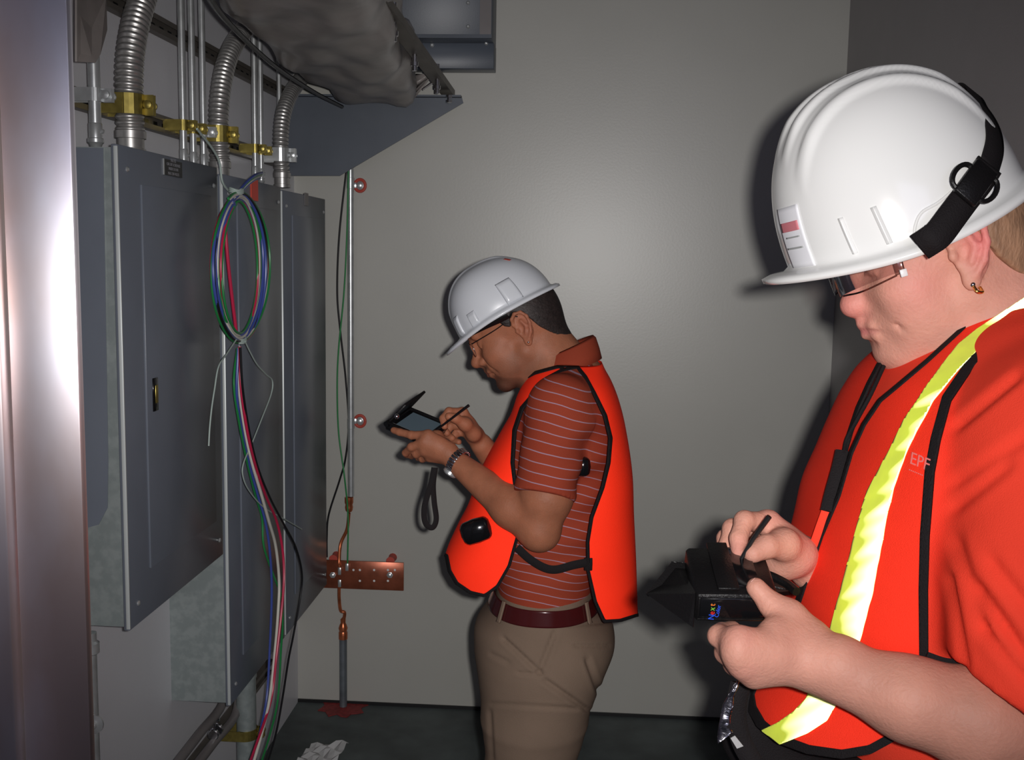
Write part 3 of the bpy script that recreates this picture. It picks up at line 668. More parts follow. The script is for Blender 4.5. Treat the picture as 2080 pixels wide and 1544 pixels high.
        for _ in range(relax):   # light smoothing
            s0 = np.zeros_like(verts); n0 = np.zeros(len(verts))
            for a in range(4):
                i, j = f[:, a], f[:, (a+1) % 4]
                for k in range(3): s0[:, k] += np.bincount(i, verts[j, k], len(verts))+np.bincount(j, verts[i, k], len(verts))
                n0 += np.bincount(i, minlength=len(verts))+np.bincount(j, minlength=len(verts))
            verts = verts*.5+.5*s0/np.maximum(n0, 1)[:, None]
        return verts, f
def smooth_interp(x, xs, ys):
    """monotone-ish cubic through the rows"""
    m = np.gradient(ys, xs); i = np.clip(np.searchsorted(xs, x)-1, 0, len(xs)-2); h = xs[i+1]-xs[i]; t = np.clip((x-xs[i])/h, 0, 1)
    return ys[i]*(1+2*t)*(1-t)**2+m[i]*h*t*(1-t)**2+ys[i+1]*t*t*(3-2*t)+m[i+1]*h*t*t*(t-1)
def normals(v, f):
    f = np.asarray(f); n = np.cross(v[f[:, 1]]-v[f[:, 0]], v[f[:, 2]]-v[f[:, 0]]); N = np.zeros_like(v)
    for a in range(f.shape[1]):
        for k in range(3): N[:, k] += np.bincount(f[:, a], n[:, k], len(v))
    return N/(np.linalg.norm(N, axis=1)[:, None]+1e-12)
def seg_dist(p, poly, closed=True):
    poly = np.array(poly, float); q = np.roll(poly, -1, 0) if closed else poly[1:]; a = poly if closed else poly[:-1]; d = np.full(len(p), 1e9)
    for u, v in zip(a, q):
        w = v-u; t = np.clip((p-u) @ w/(w @ w+1e-9), 0, 1); d = np.minimum(d, np.linalg.norm(p-u-t[:, None]*w, axis=1))
    return d
def poly_sd(p, poly):   # + inside
    poly = np.array(poly, float); d = seg_dist(p, poly); ins = np.zeros(len(p), bool); n = len(poly)
    for i in range(n):
        a, b = poly[i], poly[(i+1) % n]; c = ((a[1] > p[:, 1]) != (b[1] > p[:, 1])); x = (b[0]-a[0])*(p[:, 1]-a[1])/(b[1]-a[1]+1e-12)+a[0]; ins ^= c & (p[:, 0] < x)
    return np.where(ins, d, -d)
def clip_mesh(v, tri, g):
    """keep the part of a triangle mesh where g > 0, cutting triangles along g = 0"""
    v = np.asarray(v); tri = np.asarray(tri); s = g[tri] > 0; c = s.sum(1); out = [tri[c == 3]]; nv = [v]; n = len(v); cache = {}
    extra = []; faces = []
    def cutp(a, b):
        nonlocal n
        k = (a, b) if a < b else (b, a)
        if k not in cache:
            t = g[k[0]]/(g[k[0]]-g[k[1]]); extra.append(v[k[0]]*(1-t)+v[k[1]]*t); cache[k] = n; n += 1
        return cache[k]
    for T, S in zip(tri[(c == 1) | (c == 2)], s[(c == 1) | (c == 2)]):
        if S.sum() == 1:
            i = int(np.argmax(S)); a, b, d = T[i], T[(i+1) % 3], T[(i+2) % 3]; faces.append((a, cutp(a, b), cutp(a, d)))
        else:
            i = int(np.argmin(S)); a, b, d = T[i], T[(i+1) % 3], T[(i+2) % 3]; x, y = cutp(a, b), cutp(a, d); faces += [(x, b, d), (x, d, y)]
    V2 = np.concatenate([v, np.array(extra).reshape(-1, 3)]); F2 = np.concatenate([tri[c == 3], np.array(faces, int).reshape(-1, 3)])
    u = np.unique(F2); mp = np.zeros(len(V2), int); mp[u] = np.arange(len(u)); return V2[u], mp[F2]
def shell_grid(rows, nz=150, na=200, ex=2.3, off=0., z0=None, z1=None):
    """open sleeve of cloth round the torso: rows z,xc,yc,rx,ry"""
    R = np.array(sorted(rows)); z = np.linspace(z0 or R[0, 0], z1 or R[-1, 0], nz); a = np.linspace(0, 2*np.pi, na, endpoint=False); xc, yc, rx, ry = [smooth_interp(z, R[:, 0], R[:, i]) for i in (1, 2, 3, 4)]
    ca, sa = np.cos(a), np.sin(a); rr = (np.abs(ca)**ex+np.abs(sa)**ex)**(-1/ex)
    v = np.stack([xc[:, None]+(rx+off)[:, None]*ca*rr, yc[:, None]+(ry+off)[:, None]*sa*rr, np.broadcast_to(z[:, None], (nz, na))], -1).reshape(-1, 3)
    i, j = np.meshgrid(np.arange(nz-1), np.arange(na), indexing='ij'); a0 = (i*na+j).ravel(); a1 = (i*na+(j+1) % na).ravel(); b0 = a0+na; b1 = a1+na
    return v, np.concatenate([np.stack([a0, a1, b1], 1), np.stack([a0, b1, b0], 1)])
def solid(o, t, off=0):
    md = o.modifiers.new('thick', 'SOLIDIFY'); md.thickness = t; md.offset = off; return o

# ------------------------------------------------------------ head and body builder
class Frame:
    """head frame: a = forward, s = towards the camera side, b = up"""
    def __init__(q, o, pitch, yaw=0., roll=0., sc=1.):
        t = math.radians(pitch); y = math.radians(yaw)
        F = V(-math.cos(t)*math.cos(y), -math.sin(y)*math.cos(t), -math.sin(t)); U = V(0, 0, 1); U = U-U @ F*F; U /= np.linalg.norm(U); S = np.cross(F, U)
        if S[1] > 0: S = -S
        r = math.radians(roll); U, S = U*math.cos(r)+S*math.sin(r), S*math.cos(r)-U*math.sin(r)
        q.o = np.array(o, float); q.F, q.U, q.S, q.sc = F, U, S, sc; q.R = np.stack([F, S, U])
    def __call__(q, a, s, b): return q.o+q.sc*(a*q.F+s*q.S+b*q.U)
    def loc(q, p): return ((p-q.o) @ q.R.T)/q.sc
def head(fd, H, st):
    c = H.sc; G = [H]; E = lambda p, r, k=.012, op='u': fd.ell(H(*p), np.array(r)*c, k*c, op, H.R)
    C = lambda p, q, r1, r2=None, k=.008, op='u': fd.cone(H(*p), H(*q), r1*c, (r1 if r2 is None else r2)*c, k*c, op)
    fw = st.get('fwd', 0.); E((.008+fw*.6, 0, .052), (.090, .075, .080), .01); E((-.020+fw*.6, 0, .018), (.065+fw*.4, .068, .068), .03); fa = st.get('face', 0.)+fw; H0 = H; H = lambda a, s_, b: H0(a+fa, s_, b)
    H.R = H0.R
    E((.040, 0, -.012), (.055, .060, .085), .02)
    for s in (-1, 1):
        C((.0, s*.050, -.045), (.066, s*.020, -.088), .020, .016, .022)
        E((.056, s*.043, -.022), (.026, .020, .024), .02)
        E((.045, s*.036, -.052), (.032, .022, .028), .02)
    E((.073, 0, st['chinb']), (.0195, .022, .0185), .014)
    E((.073, 0, -.052), (.0225, .029, .026), .016)
    C((.083, -.035, .026), (.090, 0, .024), .010, None, .014); C((.083, .035, .026), (.090, 0, .024), .010, None, .014)
    # eyes: sockets, closed-down lids
    for s in (-1, 1):
        E((.099, s*.031, .006), (.017, .019, .013), .014, 's')
        E((.0745, s*.031, .008), (.0128, .0140, .0128), .003)
        C((.0865, s*.020, .002), (.0815, s*.043, .001), .0016, None, .003)
    # nose
    n = st['nose']
    C((.088, 0, .018), (n[0]-.004, 0, n[1]+.004), .0075, .0105, .010)
    E((n[0], 0, n[1]), (n[2], n[2]*1.05, n[2]*.95), .008)
    for s in (-1, 1):
        E((n[0]-.016, s*.0125, n[1]-.004), (.0105, .0075, .0085), .006)
        E((n[0]-.010, s*.0065, n[1]-.0125), (.005, .003, .003), .003, 's')
        C((n[0]-.023, s*.0225, n[1]-.001), (.074, s*.0500, -.060), .0024, .0010, .008, 's')
    C((n[0]-.012, 0, n[1]-.013), (.0955, 0, -.046), .006, .005, .008)
    # lips
    for s in (-1, 1):
        C((.0965, 0, -.0500), (.0905, s*.017, -.0520), .0058, .0050, .005); C((.0905, s*.017, -.0520), (.077, s*.0275, -.0605), .0050, .0015, .006)
        C((.0945, 0, -.0620), (.0885, s*.016, -.0625), .0068, .0055, .005); C((.0885, s*.016, -.0625), (.076, s*.026, -.0620), .0055, .0015, .006)
        C((.1040, 0, -.0560), (.0955, s*.020, -.0572), .0017, .0018, .0025, 's'); C((.0955, s*.020, -.0572), (.0790, s*.0335, -.0615), .0018, .0014, .003, 's')
    C((.0975, -.010, -.0730), (.0975, .010, -.0730), .005, None, .009, 's')
    # ears
    H = H0
    E = lambda p, r, k=.012, op='u': fd.ell(H(*p), np.array(r)*c, k*c, op, H.R)
    C = lambda p, q, r1, r2=None, k=.008, op='u': fd.cone(H(*p), H(*q), r1*c, (r1 if r2 is None else r2)*c, k*c, op)
    for s in (-1, 1):
        y = .0735; e = lambda a, b, dy=0: (a+.010, s*(y+dy), b)
        E((-.002, s*(y+.003), .0), (.017, .0055, .029), .006)
        pts = [(.001, .004, 0), (.006, .014, .004), (.004, .026, .008), (-.006, .034, .010), (-.019, .032, .012), (-.027, .020, .013), (-.027, .004, .012), (-.021, -.012, .010), (-.012, -.023, .008)]
        for p, q in zip(pts[:-1], pts[1:]): C(e(*p), e(*q), .0036, None, .003)
        E((.005, s*(y+.0115), .000), (.010, .0080, .0125), .004, 's')
        E((-.002, s*(y+.0125), .021), (.009, .0045, .006), .004, 's')
        for p, q in (((-.012, .016, .0085), (-.0175, .002, .0085)), ((-.0175, .002, .0085), (-.010, -.011, .0075))): C(e(*p), e(*q), .0034, None, .003)
        E((.014, s*(y+.005), -.001), (.0045, .0045, .006), .003)
        E((.003, s*(y+.004), -.028), (.0085, .0050, .0105), .005)
def hand(fd, wrist, palm, fingers, thumb, r=.0088, k=.005, pr=.0115):
    """wrist point, list of four MCP points, finger joint chains, thumb chain"""
    for i, m in enumerate(palm):
        w_ = np.array(wrist)+(np.array(m)-np.mean(palm, 0))*.45; fd.cone(w_, m, .0140, pr, .009)
    for i in range(3):
        a = (np.array(palm[i])+np.array(palm[i+1]))/2; fd.cone(np.array(wrist), a, .0138, pr*.85, .010)
    for i, ch in enumerate(fingers):
        n = len(ch); rs = np.linspace(r*(1.08 if i < 3 else .95), r*(.86 if i < 3 else .74), n+1)
        fd.cone(palm[i], ch[0], rs[0]*1.1, rs[1], .006)
        for j in range(n-1): fd.cone(ch[j], ch[j+1], rs[j+1], rs[j+2], .0028)
        fd.ell(ch[0], rs[1]*1.06, .003)
    n = len(thumb); rs = np.linspace(r*1.5, r*1.0, n)
    for j in range(n-1): fd.cone(thumb[j], thumb[j+1], rs[j], rs[j+1], .012 if j == 0 else .005)
    fd.cone(wrist, thumb[0], .016, rs[0], .016); fd.cone((np.array(wrist)+palm[0])/2, thumb[1], .010, rs[1]*.9, .016)
def nail(b, tip, prev, nrm, r=.0058):
    tip = np.array(tip); d = tip-np.array(prev); d /= np.linalg.norm(d); nrm = np.array(nrm, float); nrm -= nrm @ d*d; nrm /= np.linalg.norm(nrm); s_ = np.cross(d, nrm)
    c = tip+d*.0015+nrm*.0062; v = []; f = []
    for i in range(7):
        for j in range(7):
            u, w_ = (i/6-.5)*2, (j/6-.5)*2; v.append(c+d*u*.0062+s_*w_*r*(1-.25*max(0, u)**2)-nrm*(w_*w_*.0022+max(0, u)**2*.0008))
    f = [[i*7+j, (i+1)*7+j, (i+1)*7+j+1, i*7+j+1] for i in range(6) for j in range(6)]; b.add(v, f)
def hard_hat(name, o, F, U, label, m, df, db, hw, ht, tf, tb, side, vis=0., ribs=3, zb=0.):
    """df/db dome front/back, hw half width, ht height, tf/tb brim tips, side = height of rim at the sides"""
    F = np.array(F, float); F /= np.linalg.norm(F); U = np.array(U, float); U -= U @ F*F; U /= np.linalg.norm(U); S = np.cross(F, U); S = -S if S[1] > 0 else S
    na, nr = 180, 46; v = []; a = np.linspace(0, 2*np.pi, na, endpoint=False); ca, sa = np.cos(a), np.sin(a)
    rim = side*sa*sa                                   # height of the lower edge round the rim
    brim = np.where(ca > 0, (tf-df)*ca**1.5, (tb-db)*np.abs(ca)**1.3)*1.0+.010*np.abs(sa)
    base = np.stack([np.where(ca > 0, df*ca, db*ca), hw*sa, rim+zb], 1)
    out = base+np.stack([ca*brim, sa*.012, -.004+np.where(ca > 0, vis*ca**2, 0)], 1)
    lip = out+np.stack([ca*.0, sa*.0, -.005*np.ones(na)], 1)
    ringsL = [lip, out, base*.35+out*.65+V(0, 0, .003)[None], base*.8+out*.2+V(0, 0, .003)[None]]
    for i in range(nr):
        t = (i+1)/nr*math.pi/2*.995; st, ct = math.sin(t), math.cos(t)**.86
        z = rim*(1-st)**1.5+zb*(1-st)+ht*st**.93
        x = base[:, 0]*ct; y = base[:, 1]*ct
        fade = min(1, max(0, (st-.18)/.3))
        rib = 0
        if ribs:
            for yc, wd in (((0, .009), (.027, .0065), (-.027, .0065), (.054, .006), (-.054, .006)) if ribs == 3 else ((0, .013),)):
                rib = rib+.0042*np.exp(-((y-yc)/wd)**4)*(np.abs(x) < 9)
            endf = np.clip((.10-np.abs(x+.01))/.03, 0, 1) if ribs == 3 else np.clip((x+.085)/.03, 0, 1)
            rib = rib*endf*fade
        dx, dy, dz = x/(df*db)*1.0, y/(hw*hw), z/(ht*ht); nn = np.sqrt(dx*dx+dy*dy+dz*dz)+1e-9
        ringsL.append(np.stack([x+rib*dx/nn, y+rib*dy/nn, z+rib*dz/nn], 1))
    L_ = np.concatenate(ringsL); n = len(ringsL); L_ = np.concatenate([L_, [[0, 0, ringsL[-1][:, 2].mean()]]])
    f = [[i*na+j, i*na+(j+1) % na, (i+1)*na+(j+1) % na, (i+1)*na+j] for i in range(n-1) for j in range(na)]+[[(n-1)*na+j, (n-1)*na+(j+1) % na, n*na] for j in range(na)]
    W = np.array(o)+L_[:, 0:1]*F+L_[:, 1:2]*S+L_[:, 2:3]*U
    if np.linalg.det(np.stack([F, S, U])) < 0: f = [q[::-1] for q in f]
    e = empty(name, np.array(o), label, 'hard hat')
    sh = obj('shell', W, f, m, e); solid(sh, .0028, -1)
    T = lambda x, y, z: np.array(o)+x*F+y*S+z*U
    def dome(x, y, off=0.):   # point on the dome above plan position x (forward), y (camera side), pushed out by off
        rx = df if x > 0 else db; q = min(.999, math.sqrt((x/rx)**2+(y/hw)**2)); st = math.sin(math.acos(q**(1/.86))); sa2 = (y/hw)**2/(q*q+1e-9)
        z = side*sa2*(1-st)**1.5+zb*(1-st)+ht*st**.93; nrm = V(x/(df*db), y/(hw*hw), z/(ht*ht)); nrm /= np.linalg.norm(nrm); p = V(x, y, z)+nrm*off
        return T(*p)
    def domea(ang, t, off=0.):  # by angle round the hat and height fraction
        ca_, sa_ = math.cos(ang), math.sin(ang); rx = df if ca_ > 0 else db; st = math.sin(t*math.pi/2); ct = math.cos(t*math.pi/2)**.86
        p = V(rx*ca_*ct, hw*sa_*ct, side*sa_*sa_*(1-st)**1.5+zb*(1-st)+ht*st**.93); nrm = V(p[0]/(df*db), p[1]/(hw*hw), p[2]/(ht*ht)*.6); nrm /= np.linalg.norm(nrm); return T(*(p+nrm*off))
    return e, T, dome, domea
def patch(name, fn, u0, u1, v0, v1, m, parent, n=16, th=.0006):
    v = [fn(u0+(u1-u0)*i/n, v0+(v1-v0)*j/n) for i in range(n+1) for j in range(n+1)]; f = [[i*(n+1)+j, (i+1)*(n+1)+j, (i+1)*(n+1)+j+1, i*(n+1)+j+1] for i in range(n) for j in range(n)]
    return solid(obj(name, v, f, m, parent), th)
def pxrow(Y, y, f, b, ry, yo=0.):
    m = P((f+b)/2, y, Y); a = P(f, y, Y); c = P(b, y, Y); return (m[2], m[0], Y+yo, (c[0]-a[0])/2, ry)
def blend(p, c, r, s=1.): return np.clip(1-np.linalg.norm((p-np.array(c))/np.array(r), axis=1), 0, 1)**s
def clips(v, t, fns):
    for fn in fns: v, t = clip_mesh(v, t, fn(v))
    return v, t
def band(v, tri, g0, dist, w_):  # strip of cloth along an edge
    return clip_mesh(v, tri, np.minimum(g0, w_-dist))
# ============================================================ person in the middle (striped polo, brown belt)
Y2 = 2.28
def man2():
    Q = lambda px, py, Y=Y2: P(px, py, Y)
    e = empty('person', (Q(1100, 1200)[0], Y2, 0), 'person in striped rust polo, orange vest and khaki trousers, writing on a handheld', 'person', 'people taking notes')
    o = P(1060, 668, Y2-.075); o[1] = Y2; H = Frame(o, 27, 0, 0, 1.03); H.o = H.o+H.F*-.004
    fd = Field(); head(fd, H, dict(nose=(.110, -.026, .0118), chinb=-.091, fwd=.018))
    # neck and hidden core
    nb = Q(1150, 790); fd.cone(H(-.014, 0, -.010), Q(1124, 735), .053, .058, .03); fd.cone(Q(1120, 722), nb, .058, .07, .03)
    fd.cone(H(.02, 0, -.06), Q(1118, 765), .044, .05, .03)
    fd.cone(nb, Q(1115, 1150), .09, .08, .03)
    for s in (-1, 1): fd.cone(nb, (Q(1150, 835)[0], Y2+s*.14, Q(1150, 835)[2]), .06, .040, .03)
    # near arm
    sh = P(1145, 845, 2.125); el = P(1094, 1074, 2.055); wr = P(926, 938, 2.15)
    fd.cone(sh, P(1108, 1010, 2.06), .044, .0515, .02); fd.cone(P(1108, 1010, 2.06), el, .0515, .0385, .02); fd.ell(P(1100, 1084, 2.055), .031, .02)
    fd.cone(el, P(1040, 1030, 2.08), .0395, .0405, .02); fd.cone(P(1040, 1030, 2.08), wr, .041, .0235, .02)
    mc = [P(870, 884, 2.155), P(862, 898, 2.15), P(864, 914, 2.155), P(874, 928, 2.17)]
    fg = [[P(836, 884, 2.17), P(812, 878, 2.185), P(800, 874, 2.195)], [P(836, 908, 2.16), P(824, 920, 2.18), P(826, 924, 2.20)],
          [P(846, 922, 2.17), P(836, 925, 2.20), P(842, 915, 2.225)], [P(858, 932, 2.19), P(850, 930, 2.215), P(854, 918, 2.235)]]
    th = [P(905, 915, 2.185), P(888, 888, 2.20), P(874, 880, 2.225), P(862, 874, 2.235)]
    hand(fd, P(912, 922, 2.155), mc, fg, th, .0085)
    # far arm
    sh = V(Q(1140, 830)[0], Y2+.18, Q(1140, 830)[2]); el = P(1080, 1040, 2.44); wr = P(978, 903, 2.30)
    fd.cone(sh, el, .052, .042, .02); fd.cone(el, wr, .040, .0245, .02)
    mc = [P(940, 838, 2.255), P(938, 848, 2.275), P(940, 862, 2.29), P(948, 876, 2.30)]
    fg = [[P(912, 836, 2.235), P(900, 850, 2.225), P(903, 866, 2.215)], [P(910, 850, 2.255), P(898, 866, 2.245), P(908, 880, 2.235)],
          [P(914, 866, 2.275), P(906, 882, 2.265), P(918, 890, 2.25)], [P(925, 882, 2.285), P(920, 894, 2.275), P(932, 898, 2.26)]]
    th = [P(962, 882, 2.26), P(945, 862, 2.235), P(926, 850, 2.22), P(912, 846, 2.212)]
    hand(fd, P(965, 885, 2.29), mc, fg, th, .0088)
    for s in (-1, 1):   # legs inside the trousers
        hp = V(Q(1108, 1260)[0], Y2+s*.09, Q(1108, 1260)[2]); an = V(Q(1085, 1500)[0]+.02, Y2+s*.085, .09)
        fd.cone(Q(1115, 1150), hp, .08, .07, .03); fd.cone(hp, an, .06, .035, .02); fd.cone(an, an+V(-.10, 0, -.055), .03, .022, .02)
    v, f = fd.mesh(.0024)
    L = H.loc(v); skin = np.array([.33, .125, .068]); c = np.tile(skin, (len(v), 1))
    def tint(w_, col): c[:] = c*(1-w_[:, None])+np.array(col)*w_[:, None]
    onhead = (L[:, 2] < .14) & (np.abs(L[:, 1]) < .11) & (L[:, 0] > -.12)
    tint(onhead*blend(L, (0.096, 0, -.100), (.074, .060, .044), .36)*.96, (.035, .020, .016))      # goatee
    tint(onhead*blend(L, (0.112, 0, -.044), (.02, .035, .012), .5)*.85, (.045, .028, .022))
    tint(onhead*blend(L, (0.053, .06, -.075), (.07, .05, .045), .6)*.6, (.11, .06, .04)); tint(onhead*blend(L, (0.053, -.06, -.075), (.07, .05, .045), .6)*.6, (.11, .06, .04))
    tint(onhead*blend(L, (0.113, 0, -.057), (.018, .028, .009))*.8, (.26, .07, .055))
    for s in (-1, 1):
        tint(onhead*blend(L, (.109, s*.028, .031), (.016, .024, .0075))*1., (.015, .010, .010))
        tint(onhead*blend(L, (-.010, s*.085, 0), (.03, .02, .045))*.5, (.40, .13, .085))
    c = np.clip(c, 0, 1)
    body = obj('body', v, f, 'skin_brown', e, cols=c)
    # cropped hair and sideburns
    hf = Field(); hf.ell(H(.0188, 0, .052), np.array((.0935, .0785, .0835))*H.sc, 0, 'u', H.R); hf.ell(H(-.0092, 0, .016), np.array((.0755, .0715, .070))*H.sc, .035, 'u', H.R); hf.cone(H(-.014, 0, -.010), H(-.024, 0, -.06), .0555, .0575, .03)
    def hmask(p):
        l = H.loc(p); a, b = l[:, 0], l[:, 2]
        line = np.interp(a, [-.12, -.085, -.05, -.030, -.012, .01, .022, .034, .05, .08, .12], [-.072, -.068, -.040, -.012, .030, .040, .012, .020, .052, .058, .06]); return (line-b)*.6
    hf.put(hmask, (-9,)*3, (9,)*3, 0, 'i'); hv, hfc = hf.mesh(.0028)
    obj('hair', hv, hfc, 'hair_dark', e)
    # ---- polo shirt
    rows = [pxrow(Y2, *r) for r in ((1200, 1012, 1202, .165), (1150, 1006, 1212, .170), (1080, 1000, 1230, .175), (1000, 1002, 1245, .180), (920, 1012, 1256, .192), (850, 1034, 1256, .198), (800, 1056, 1246, .185), (770, 1078, 1232, .150), (745, 1098, 1215, .100), (728, 1110, 1205, .072))]
    sf = Field(); sf.loft(rows, .02, ex=2.2)
    sh = P(1138, 822, 2.12); cu = P(1105, 1008, 2.055); ax = (cu-sh)/np.linalg.norm(cu-sh)
    sf.cone(P(1165, 815, 2.19), sh, .052, .058, .04); sf.sleeve([sh, cu+ax*.05], [.0595, .0635], cu, ax, .018)
    sh2 = V(Q(1140, 815)[0], Y2+.165, Q(1140, 815)[2]); cu2 = P(1100, 985, 2.44); sf.cone(sh2, cu2, .06, .062, .03)
    v, f = sf.mesh(.0045, relax=2)
    nn = normals(v, f); pp = proj(v)
    # cloth folds running out from the armpit and drooping at the waist
    w1 = np.exp(-((pp[:, 0]-1205)/45)**2-((pp[:, 1]-960)/120)**2); v += nn*(.006*w1*np.sin((pp[:, 0]*.35+pp[:, 1]*.9)/11.))[:, None]
    w2 = np.exp(-((pp[:, 1]-1130)/70)**2); v += nn*(.0035*w2*np.sin(pp[:, 1]/14.+pp[:, 0]/38.))[:, None]
    w3 = np.exp(-((pp[:, 1]-920)/90)**2)*(v[:, 1] < 2.1); v += nn*(.0022*w3*np.sin(pp[:, 1]/21.-pp[:, 0]/30.))[:, None]
    shirt = obj('polo_shirt', v, f, 'polo_striped', e)
    # collar: folded band round the neck
    def collar(ptsfn, m, par, name='collar'):
        n = 48; vs = []
        for i in range(n):
            a = 2*math.pi*i/n; vs += ptsfn(a)
        k = len(vs)//n; ff = [[i*k+j, ((i+1) % n)*k+j, ((i+1) % n)*k+j+1, i*k+j+1] for i in range(n) for j in range(k-1)]
        return solid(obj(name, vs, ff, m, par), .003)
    mat('collar_rust', (.27, .045, .022), .85, bump=.3, bscale=800, spec=.15)
    C0 = Q(1148, 722); tl = V(.55, 0, -.42)
    def cf(a):
        x, y = math.cos(a), math.sin(a); b0 = C0+V(x*.058, y*.062, 0)+V(0, 0, .012+x*.028); 
        return [b0+V(-.0*x, 0, -.012), b0+V(x*.002, y*.002, .004), b0+V(x*.006, y*.006, .0), b0+V(x*.014, y*.016, -.022), b0+V(x*.024-.004, y*.030, -.044)]
    collar(cf, 'collar_rust', shirt)
    # ---- trousers
    rows = [pxrow(Y2, *r) for r in ((1420, 985, 1190, .170), (1360, 972, 1222, .180), (1300, 964, 1248, .184), (1262, 967, 1243, .182), (1215, 1002, 1210, .172), (1176, 1014, 1203, .164))]
    tf = Field(); tf.loft(rows, .02, ex=2.3)
    for s in (-1, 1):
        yy = Y2+s*.085; g = lambda px, py: V(P(px, py, Y2)[0], yy, P(px, py, Y2)[2])
        kn = g(1078, 1540); kk = V(kn[0]-.01, yy, .50); an = V(kn[0]+.02, yy, .06)
        tf.cone(g(1106, 1330), g(1088, 1440), .112, .104, .04); tf.cone(g(1088, 1440), kn, .104, .092, .03); tf.cone(kn, kk, .092, .082, .03); tf.cone(kk, an, .082, .072, .03)
    tf.cut((0, 0, .035), (0, 0, -1))
    v, f = tf.mesh(.005, relax=2); nn = normals(v, f); pp = proj(v)
    def fold(a, b, wd, amp):
        a = np.array(a, float); b = np.array(b, float); d = seg_dist(pp, [a, b], False); ab = (b-a)/np.linalg.norm(b-a); s = (pp-a) @ np.array([-ab[1], ab[0]])
        return nn*(amp*np.exp(-(d/wd)**2)*np.cos(s/wd*2.0))[:, None]*(v[:, 1] < Y2+.05)[:, None]
    dv = 0
    for a, b, wd, am in (((1025, 1300), (1095, 1365), 8, -.006), ((1095, 1365), (1125, 1290), 9, -.006), ((1110, 1385), (1190, 1440), 9, -.007), ((1000, 1330), (1030, 1345), 8, -.003), ((1160, 1270), (1240, 1262), 7, -.004), ((1172, 1312), (1235, 1312), 6, -.004), ((1195, 1345), (1215, 1400), 10, -.006), ((1000, 1430), (1170, 1440), 7, -.003), ((1055, 1367), (1100, 1370), 6, -.004), ((995, 1450), (1000, 1540), 8, -.003)): dv = dv+fold(a, b, wd, am)
    v = v+dv
    tr = obj('trousers', v, f, 'khaki', e)
    MB().lathe(P(1084, 1474, Y2-.195), (0, -1, 0), [(0, .006), (.002, .006), (.003, .003)], 10).build('button', 'grey_pipe', tr)
    # belt and loops
    def ring(name, pyl, off, m, par, a0=0, a1=2*math.pi, n=90, th=.004):
        vs = []
        for i in range(n+1):
            a = a0+(a1-a0)*i/n
            for py in pyl:
                R = np.array(sorted(rows)); z = P(1105, py, Y2)[2]; xc, yc, rx, ry = [float(smooth_interp(np.array([z]), R[:, 0], R[:, j])[0]) for j in (1, 2, 3, 4)]
                q = (abs(math.cos(a))**2.3+abs(math.sin(a))**2.3)**(-1/2.3); vs.append((xc+(rx+off)*q*math.cos(a), yc+(ry+off)*q*math.sin(a), z))
        k = len(pyl); ff = [[i*k+j, (i+1)*k+j, (i+1)*k+j+1, i*k+j+1] for i in range(n) for j in range(k-1)]
        return solid(obj(name, vs, ff, m, par), th)
    bl = ring('belt', (1219, 1216, 1192, 1189), .006, 'belt', e)
    for px in (1024, 1181):
        x = P(px, 1205, Y2-.16)[0]; R = np.array(rows).mean(0); ang = -math.acos(max(-1, min(1, (x-R[1])/.112)))
        ring('belt_loop', (1223, 1220, 1187, 1184), .011, 'khaki', e, ang-.035, ang+.035, 4)
    # shoes
    for s in (-1, 1):
        kn = P(1078, 1540, Y2); sx = kn[0]; yy = Y2+s*.085; b = Field(); b.cone((sx+.03, yy, .045), (sx-.10, yy, .035), .045, .038, .03); b.cone((sx+.02, yy, .09), (sx+.02, yy, .05), .05, .05, .02); b.cone((sx-.10, yy, .035), (sx-.18, yy, .03), .042, .034, .02); b.cut((0, 0, 0.002), (0, 0, -1))
        vv, ff = b.mesh(.006); obj('shoe', vv, ff, 'leather', e)
    # ---- vest
    vr = [pxrow(Y2, *r) for r in ((1275, 905, 1293, .200), (1180, 906, 1291, .200), (1118, 910, 1289, .200), (1075, 928, 1287, .202), (1032, 950, 1285, .205), (952, 980, 1282, .214), (880, 1018, 1272, .218), (836, 1042, 1263, .214), (800, 1054, 1252, .202), (772, 1070, 1240, .172), (750, 1088, 1228, .125), (736, 1100, 1222, .085))]
    v, t = shell_grid(vr, 190, 240, ex=2.9)
    near = v[:, 1] <= Y2; vm = v.copy(); vm[:, 1] = np.where(near, v[:, 1], 2*Y2-v[:, 1]); pp = proj(vm)
    poly = [(1226, 720), (1260, 780), (1290, 860), (1310, 970), (1315, 1100), (1310, 1249), (1292, 1252), (1260, 1262), (1226, 1264), (1207, 1222), (1193, 1160), (1192, 1100), (1200, 1050), (1222, 990), (1234, 940), (1238, 890), (1227, 845), (1205, 800), (1188, 768), (1172, 748), (1140, 756), (1110, 772), (1088, 800), (1062, 830), (1047, 875), (1043, 940), (1050, 1000), (1053, 1090), (1036, 1150), (1012, 1192), (985, 1212), (955, 1205), (927, 1186), (912, 1160), (906, 1130), (880, 1118), (900, 1040), (940, 940), (1000, 840), (1040, 780), (1085, 757), (1130, 745), (1180, 737), (1200, 720)]
    g = poly_sd(pp, poly); g = np.minimum(g, 700)
    a, b = clip_mesh(v, t, g)
    ve = obj('vest', a, b, 'vest_orange', e); solid(ve, .0022)
    v2, t2 = shell_grid(vr, 190, 240, ex=2.9, off=.0012)
    def ppx(v): q = v.copy(); q[:, 1] = np.where(v[:, 1] <= Y2, v[:, 1], 2*Y2-v[:, 1]); return proj(q)
    a, b = clips(v2, t2, [lambda v: poly_sd(ppx(v), poly)+1.2, lambda v: 5.0-poly_sd(ppx(v), poly)]); o_ = obj('binding', a, b, 'black_fabric', ve); solid(o_, .0042)
